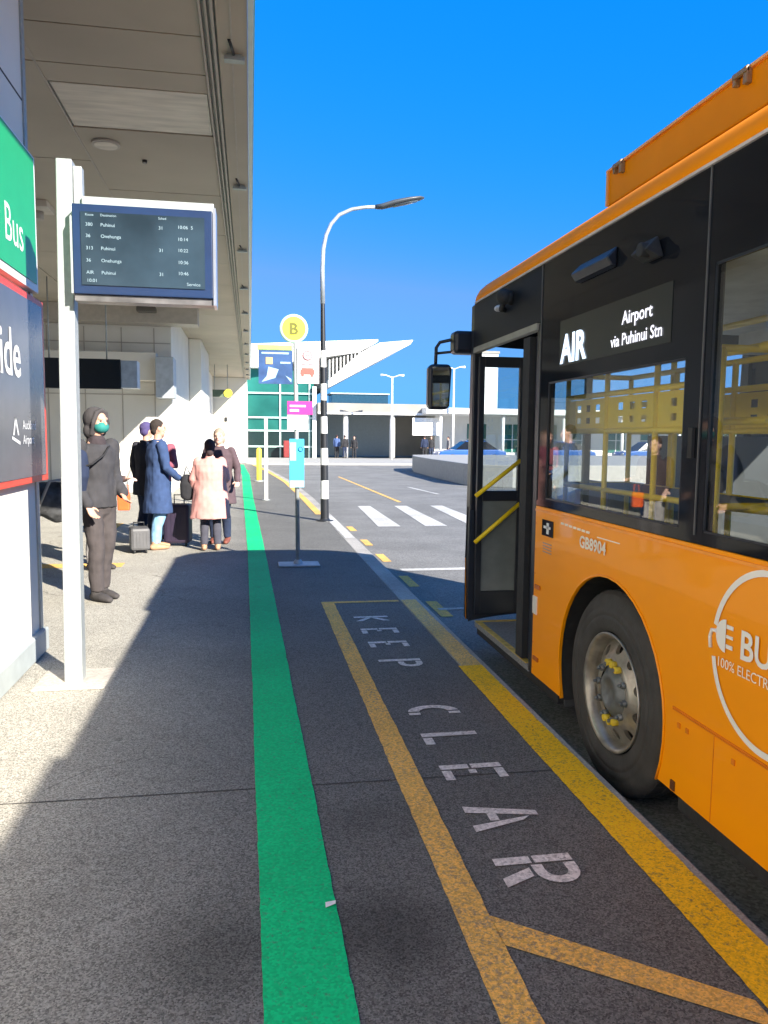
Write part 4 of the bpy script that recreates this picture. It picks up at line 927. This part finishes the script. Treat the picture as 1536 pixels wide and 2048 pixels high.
# ================================================================== PEOPLE
def cloth(name, col, rough=.9, var=.15): return mat(name, col, rough, var=var, scale=14, bump=.25, bscale=220)
SKIN = mat('skin', (.56, .32, .23), .55, var=.06, scale=12); SKIN2 = mat('light skin', (.66, .42, .33), .55, var=.06, scale=12)
EYE = mat('dark eye', (.03, .02, .02), .3)
def hand(mb, wr, d, k, curl=.5, side=1, nrm=None):
    """palm and five separate bent fingers continuing along d; thumb leaves the side of the palm"""
    wr = Vector(wr); d = Vector(d).normalized(); n = Vector(nrm) if nrm else Vector((0, 1, 0))
    n = (n-d*n.dot(d)); n = n.normalized() if n.length > 1e-3 else d.orthogonal().normalized(); a = d.cross(n)*side
    mb.tube([wr, wr+d*.03*k, wr+d*.085*k], [(.026*k, .018*k), (.036*k, .016*k), (.038*k, .013*k)], 12, ell=tuple(a), round_=True)
    for i, (o_, L) in enumerate(((.030, .070), (.010, .080), (-.011, .074), (-.030, .058))):
        b = wr+d*.085*k+a*o_*k; e1 = (d+n*curl*.6).normalized(); e2 = (d+n*curl*1.8).normalized()
        p1 = b+e1*L*.48*k; p2 = p1+e2*L*.52*k
        mb.tube([b-d*.015*k, b, p1, p2], [.0095*k, .0095*k, .0085*k, .0075*k], 8, round_=True)
    t0 = wr+d*.030*k+a*.032*k; t1 = t0+(a*.75+d*.6+n*.2).normalized()*.036*k; t2 = t1+(d+n*.35).normalized()*.030*k
    mb.tube([t0-a*.012*k, t0, t1, t2], [.013*k, .012*k, .010*k, .0085*k], 8, round_=True)
def person(loc, rz, H, lab, jacket, trousers, shoe, hair, skin=SKIN, arms=None, legs=((0, 0), (0, 0)), coat=None, hairstyle='short', low=False, headturn=0.0, girth=1.0, tilt=0.0, group=None, cuff=.0):
    k = H/1.75; t = empty('person', (loc[0], loc[1], loc[2] if len(loc) > 2 else 0.0), lab, 'person', group, R(rz))
    V = lambda x, y, z: Vector((x*k, y*k, z*k))
    S = [V(-.185, -.01, 1.415), V(.185, -.01, 1.415)]
    if arms is None: arms = [((-.245, -.02, 1.12), (-.255, .05, .88)), ((.245, -.02, 1.12), (.255, .05, .88))]
    A = [(S[i], V(*arms[i][0]), V(*arms[i][1])) for i in (0, 1)]
    Lg = []
    for i, sx in enumerate((-1, 1)):
        dx, dy = legs[i]; Lg.append([V(sx*.09, 0, .90), V(sx*.095+dx*.5, .03+dy*.45, .49), V(sx*.10+dx*.85, -.01+dy*.8, .33), V(sx*.105+dx, -.02+dy, .085)])
    g = girth
    hm = Matrix.Rotation(R(headturn), 4, 'Z')
    def Hd(x, y, z):
        v = hm @ Vector((x, y, 0)); return V(v.x, v.y+.015, z)
    mb = MB()
    mb.tube([V(0, 0, .88), V(0, 0, .96), V(0, 0, 1.08), V(0, .0, 1.24), V(0, -.005, 1.37), V(0, -.01, 1.44)], [(.150*g*k, .10*g*k), (.158*g*k, .105*g*k), (.13*g*k, .095*g*k), (.155*g*k, .105*g*k), (.165*k, .095*k), (.09*k, .065*k)], 20, ell=(1, 0, 0), round_=True)
    mb.tube([V(0, -.012, 1.40), V(0, 0, 1.47), V(0, .012, 1.56)], [.064*k, .054*k, .055*k], 14, round_=True)
    for s_, e, w_ in A: mb.tube([s_, s_.lerp(e, .5), e, e.lerp(w_, .45), w_], [.052*k, .046*k, .038*k, .036*k, .024*k], 12, round_=True)
    for h_, kn, ca, an in Lg:
        mb.tube([h_, h_.lerp(kn, .5), kn, ca, an], [.082*k, .072*k, .055*k, .052*k, .036*k], 12, round_=True)
        mb.tube([an+V(0, -.03, -.035), an+V(0, .04, -.04), an+V(0, .15, -.055)], [(.036*k, .036*k), (.042*k, .034*k), (.034*k, .02*k)], 10, round_=True, ell=(1, 0, 0))
    hc = Hd(0, 0, 1.645)
    mb.ball(hc, (.076*k, .094*k, .108*k), 20, 14); mb.ball(Hd(0, .03, 1.585), (.058*k, .062*k, .062*k)); mb.ball(Hd(0, .062, 1.548), (.026*k, .022*k, .02*k))
    if not low:
        mb.tube([Hd(0, .088, 1.665), Hd(0, .105, 1.632), Hd(0, .112, 1.618)], [.010*k, .013*k, .013*k], 8, round_=True)
        mb.tube([Hd(-.045, .078, 1.668), Hd(0, .094, 1.672), Hd(.045, .078, 1.668)], .010*k, 8, round_=True)
        for s in (-1, 1): mb.ball(Hd(s*.077, -.005, 1.635), (.012*k, .02*k, .032*k), 10, 8); mb.ball(Hd(s*.04, .06, 1.62), (.022*k, .02*k, .025*k), 10, 8)
    for i, (s_, e, w_) in enumerate(A):
        if low: mb.ball(w_+(w_-e).normalized()*.06*k, .035*k, 10, 8)
        else: hand(mb, w_, w_-e, k, .5, side=(1 if i == 0 else -1), nrm=(0, 1, 0) if abs((w_-e).normalized().y) < .8 else (0, 0, -1))
    organic(mb, 'body', skin, t, .020 if low else .0075, 1 if low else 2)
    if not low:
        for s in (-1, 1): MB().ball(Hd(s*.031, .083, 1.648), (.012*k, .008*k, .008*k), 10, 8).build('eye', EYE, t, local=True)
        MB().tube([Hd(-.022, .088, 1.588), Hd(0, .096, 1.589), Hd(.022, .088, 1.588)], .005*k, 8, round_=True).build('mouth', mat('lips', (.42, .16, .14), .5), t, local=True)
    vx = .022 if low else .010
    # trousers
    mb = MB(); mb.tube([V(0, 0, .86), V(0, 0, .93), V(0, 0, 1.04)], [(.15*g*k, .115*g*k), (.175*g*k, .125*g*k), (.150*g*k, .11*g*k)], 18, ell=(1, 0, 0), round_=True)
    for h_, kn, ca, an in Lg: mb.tube([h_, h_.lerp(kn, .5), kn, ca, an+V(0, 0, .01)], [.098*k, .088*k, .072*k, .07*k, .058*k], 14, round_=False)
    organic(mb, 'trousers', trousers, t, vx, 2, wrinkle=.011*k, wscale=9)
    for h_, kn, ca, an in Lg:
        mb = MB(); mb.tube([an+V(0, -.045, -.04), an+V(0, .0, -.04), an+V(0, .09, -.045), an+V(0, .165, -.055)], [(.038*k, .040*k), (.046*k, .044*k), (.050*k, .038*k), (.036*k, .026*k)], 12, round_=True, ell=(1, 0, 0)); mb.tube([an+V(0, -.01, -.03), an+V(0, -.01, .035)], .047*k, 12)
        organic(mb, 'shoe', shoe, t, vx, 1)
    # jacket or coat
    hem = coat if coat else .86
    mb = MB(); fl = .04 if coat else .0
    zz = [hem, hem+(1.0-hem)*.5, 1.02, 1.12, 1.26, 1.37, 1.43, 1.455]
    aa = [(.185+fl, .145+fl*.8), (.182+fl*.6, .142+fl*.5), (.18, .135), (.165, .128), (.185, .135), (.19, .122), (.135, .095), (.085, .075)]
    mb.tube([V(0, -.005, z) for z in zz], [(a*g*k, b*g*k) for a, b in aa], 22, ell=(1, 0, 0))
    for s_, e, w_ in A: mb.tube([s_+V(0, 0, .0), s_.lerp(e, .5), e, e.lerp(w_, .5), e.lerp(w_, .97-cuff)], [.072*k, .066*k, .058*k, .052*k, .045*k], 14, round_=True)
    mb.tube([V(0, -.01, 1.41), V(0, -.012, 1.50)], [.085*k, .075*k], 14)
    organic(mb, 'coat' if coat else 'jacket', jacket, t, vx, 2, wrinkle=.015*k, wscale=8)
    # hair
    mb = MB()
    if hairstyle == 'short': mb.ball(Hd(0, -.018, 1.675), (.084*k, .096*k, .098*k)); mb.ball(Hd(0, -.055, 1.62), (.07*k, .05*k, .07*k))
    elif hairstyle == 'bob': mb.ball(Hd(0, -.018, 1.672), (.092*k, .100*k, .105*k)); mb.ball(Hd(0, -.04, 1.60), (.09*k, .07*k, .10*k))
    elif hairstyle == 'bun': mb.ball(Hd(0, -.018, 1.672), (.088*k, .100*k, .100*k)); mb.ball(Hd(0, -.045, 1.61), (.078*k, .06*k, .09*k)); mb.ball(Hd(0, -.10, 1.55), (.055*k, .045*k, .055*k))
    elif hairstyle == 'hood':
        mb.ball(Hd(0, -.03, 1.665), (.104*k, .108*k, .115*k)); mb.ball(Hd(0, -.045, 1.56), (.105*k, .08*k, .09*k)); mb.tube([Hd(-.07, .0, 1.53), Hd(-.088, .045, 1.63), Hd(-.055, .055, 1.72), Hd(0, .062, 1.75), Hd(.055, .055, 1.72), Hd(.088, .045, 1.63), Hd(.07, .0, 1.53)], .018*k, 10, round_=True)
    elif hairstyle == 'cap': mb.ball(Hd(0, -.01, 1.685), (.09*k, .104*k, .085*k)); mb.ball(Hd(0, -.05, 1.63), (.075*k, .055*k, .07*k))
    organic(mb, {'hood': 'hood', 'cap': 'cap'}.get(hairstyle, 'hair'), hair, t, vx, 2, wrinkle=.0025 if hairstyle == 'hood' else .004, wscale=12 if hairstyle == 'hood' else 40)
    return t, Hd, V
SH = cloth('dark shoe', (.05, .045, .045)); SHT = cloth('tan shoe', (.42, .24, .14), .6); NAVY = cloth('navy cloth', (.015, .025, .06)); BLK = cloth('black cloth', (.02, .02, .024))
DG = cloth('charcoal jacket', (.040, .039, .044)); DT = cloth('brown grey trousers', (.062, .052, .052))
# masked traveller by the display post
p1, Hd, V = person((-1.42, 7.60), 232, 1.80, 'person in dark hood, teal face mask and charcoal clothes standing beside the display post', DG, DT, SH, cloth('grey hood', (.055, .050, .052)),
    arms=[((-.235, -.03, 1.13), (-.15, .16, .98)), ((.24, -.02, 1.13), (.22, .12, .90))], legs=((.03, -.02), (-.03, .06)), hairstyle='hood', girth=.98)
mb = MB().ball(Hd(0, .052, 1.592), (.070*1.03, .068*1.03, .058*1.03)); organic(mb, 'face_mask', mat('teal mask', (.02, .20, .18), .8), p1, .007, 1)
mb = MB().lathe([(1.42, .075), (1.45, .085), (1.49, .08), (1.51, .07)], (0, -.005, 0), 'Z', 24)
mb.tube([(0, -.01, 1.44), (0, .0, 1.50)], .088, 18, round_=True); organic(mb, 'scarf', cloth('dark scarf', (.04, .03, .035)), p1, .01, 1, wrinkle=.006, wscale=18)
t = empty('messenger_bag', (-1.52, 7.72, 1.0), 'navy bag slung across the chest of the masked person', 'bag')
mb = MB().tube([(-1.53, 7.36, 1.38), (-1.55, 7.35, 1.20), (-1.58, 7.38, 1.02)], [(.075, .06), (.11, .075), (.09, .05)], 16, ell=(1, .3, 0), round_=True); organic(mb, 'pouch', NAVY, t, .01, 2, wrinkle=.008, local=False)
MB().tube([(-1.56, 7.33, 1.26), (-1.42, 7.36, 1.30), (-1.33, 7.44, 1.38), (-1.31, 7.56, 1.45)], [(.03, .010)]*4, 8).build('strap', BLK, t)
t = empty('duffel_bag', (-1.80, 7.65, .75), 'black and grey duffel bag hanging behind the display post', 'bag')
mb = MB().tube([(-1.86, 7.36, .98), (-1.74, 7.42, .95), (-1.58, 7.50, .94)], [(.16, .13), (.19, .15), (.16, .13)], 20, ell=(0, 0, 1), round_=True); organic(mb, 'bag_body', cloth('duffel grey', (.07, .072, .076), var=.5), t, .012, 2, wrinkle=.012, local=False)
MB().tube([(-1.88, 7.22, .86), (-1.76, 7.24, 1.15), (-1.62, 7.30, 1.17), (-1.52, 7.40, 1.34)], .014, 8).build('strap', mat('pale grey strap', (.30, .30, .30), .7), t)
# companion behind with an orange bag
person((-1.74, 9.3), 232, 1.60, 'person in a dark brown jacket with both hands raised behind the masked traveller', cloth('brown jacket', (.07, .045, .045)), cloth('pale grey trousers', (.36, .34, .33)), SH, cloth('brown hair', (.10, .06, .04)), SKIN2,
    arms=[((-.25, .0, 1.14), (-.26, .24, 1.16)), ((.24, .02, 1.13), (.26, .20, 1.02))], cuff=.15)
t = empty('orange_bag', (-1.40, 9.15, .70), 'small bright orange bag held behind the masked traveller', 'bag')
MB().prism([(-1.49, 9.10, .71), (-1.36, 9.10, .71), (-1.355, 9.10, .90), (-1.495, 9.10, .90)], (0, .07, 0)).build('bag_body', mat('orange plastic', (.85, .13, .03), .5), t, bevel=.012)
MB().tube([(-1.44, 9.135, .90), (-1.435, 9.14, 1.0), (-1.375, 9.14, 1.0), (-1.37, 9.135, .90)], .006, 6).build('handle', MATS['orange plastic'], t)
# group beyond
p3, _, _ = person((-1.25, 10.93), -62, 1.77, 'person in long blue coat and light jeans seen from behind beside the suitcases', cloth('blue coat cloth', (.03, .06, .15)), cloth('light blue denim', (.22, .42, .62)), SHT, cloth('dark hair', (.03, .022, .018)), SKIN,
    arms=[((-.25, .04, 1.13), (-.12, .26, 1.04)), ((.255, .02, 1.12), (.19, .22, .97))], coat=.50, legs=((0, .03), (-.02, -.06)), girth=1.05, headturn=-8)
person((-1.47, 11.5), -40, 1.74, 'person in dark coat and purple cap at the left of the blue coat', cloth('dark coat cloth', (.025, .025, .035)), NAVY, SH, cloth('purple cap cloth', (.07, .055, .16)), SKIN, hairstyle='cap', coat=.72)
person((-1.36, 12.1), 165, 1.70, 'person in maroon top mostly hidden behind the blue coat', cloth('maroon top', (.26, .07, .10)), cloth('pale blue trousers', (.42, .48, .58)), SH, cloth('sandy hair', (.22, .14, .09)), SKIN2,
    arms=[((-.25, .03, 1.14), (-.20, .24, 1.18)), ((.25, .02, 1.13), (.20, .22, 1.08))])
person((-.54, 10.75), 4, 1.51, 'person in long pale pink coat with dark bun seen from behind', cloth('pink coat cloth', (.58, .285, .255), var=.08), cloth('charcoal trousers', (.06, .06, .08)), SHT, cloth('dark brown hair', (.035, .02, .022)), SKIN2,
    arms=[((-.27, .0, 1.13), (-.26, .12, .93)), ((.26, .04, 1.13), (.16, .22, 1.05))], coat=.52, hairstyle='bun', girth=1.42)
person((-.44, 11.45), 172, 1.66, 'person with grey blond hair in dark mauve coat facing the pink coat', cloth('dark mauve coat', (.085, .055, .065)), NAVY, cloth('red brown shoe', (.20, .06, .04), .6), cloth('grey blond hair', (.32, .25, .19)), SKIN2,
    arms=[((-.28, .0, 1.14), (-.29, .14, .98)), ((.28, .02, 1.13), (.20, .22, 1.08))], coat=.62, hairstyle='bob', girth=1.15)
t = empty('handbag', (-.86, 10.85, .70), 'black handbag hanging from the left arm of the pink coat', 'bag')
mb = MB().tube([(-.84, 10.80, .74), (-.84, 10.80, .90), (-.84, 10.80, 1.0)], [(.10, .06), (.11, .07), (.08, .045)], 16, ell=(1, 0, 0), round_=True); organic(mb, 'bag_body', BLK, t, .012, 1, wrinkle=.008, local=False)
MB().tube([(-.90, 10.80, 1.0), (-.86, 10.82, 1.15), (-.80, 10.80, 1.02)], .010, 8).build('handle', BLK, t)
def suitcase(x, y, w_, d, h, m, lab, hz=.0, rz=0):
    t = empty('suitcase', (x, y, 0), lab, 'suitcase', None, R(rz))
    MB().box(-w_/2, w_/2, -d/2, d/2, .045, h).build('shell', m, t, local=True, bevel=.035)
    mb = MB()
    for i in range(5): xx = -w_/2+w_*(i+1)/6; mb.box(xx-.008, xx+.008, -d/2-.006, -d/2+.002, .10, h-.06)
    mb.build('ribs', m, t, local=True)
    for sx in (-1, 1): MB().cyl((sx*(w_/2-.05)-.012, -d/2+.05, .026), .024, .024, 'X', 14).build('wheel', RUB, t, local=True)
    MB().tube([(-.07, d/2-.04, h-.01), (-.07, d/2-.04, h+hz), (.07, d/2-.04, h+hz), (.07, d/2-.04, h-.01)], .009, 8).build('handle', BLACK, t, local=True)
suitcase(-1.47, 10.65, .25, .34, .34, mat('grey suitcase shell', (.10, .10, .105), .5), 'small grey suitcase standing left of the light jeans', .05, 12)
suitcase(-1.02, 11.25, .36, .26, .60, mat('dark purple suitcase shell', (.030, .020, .042), .5), 'dark purple upright suitcase between the blue coat and the pink coat', .12, -8)
# small figures far away
far_ = [(7.0, 57.5, 1.72, BLK, NAVY, 20, 'person in black just left of the first bridge column'), (6.45, 58, 1.74, cloth('mid blue top', (.07, .12, .28)), BLK, -30, 'person in blue top under the left end of the bridge'),
 (7.75, 57.8, 1.65, BLK, BLK, 160, 'person in black just right of the first bridge column'), (13.0, 57, 1.76, NAVY, BLK, 0, 'person in navy standing under the white banner'), (13.6, 57.4, 1.70, BLK, NAVY, 180, 'person in black right of the navy figure under the banner'),
 (14.7, 56.4, 1.68, cloth('grey top', (.2, .19, .19)), BLK, 90, 'person in grey top nearest the right end of the banner')]
for x, y, h, j, tr, rz, lab in far_: person((x, y, -.02), rz, h, lab, j, tr, SH, MATS['dark brown hair'], low=True, group='people waiting far beyond the road')

bpy.data.scenes.remove(WORK)
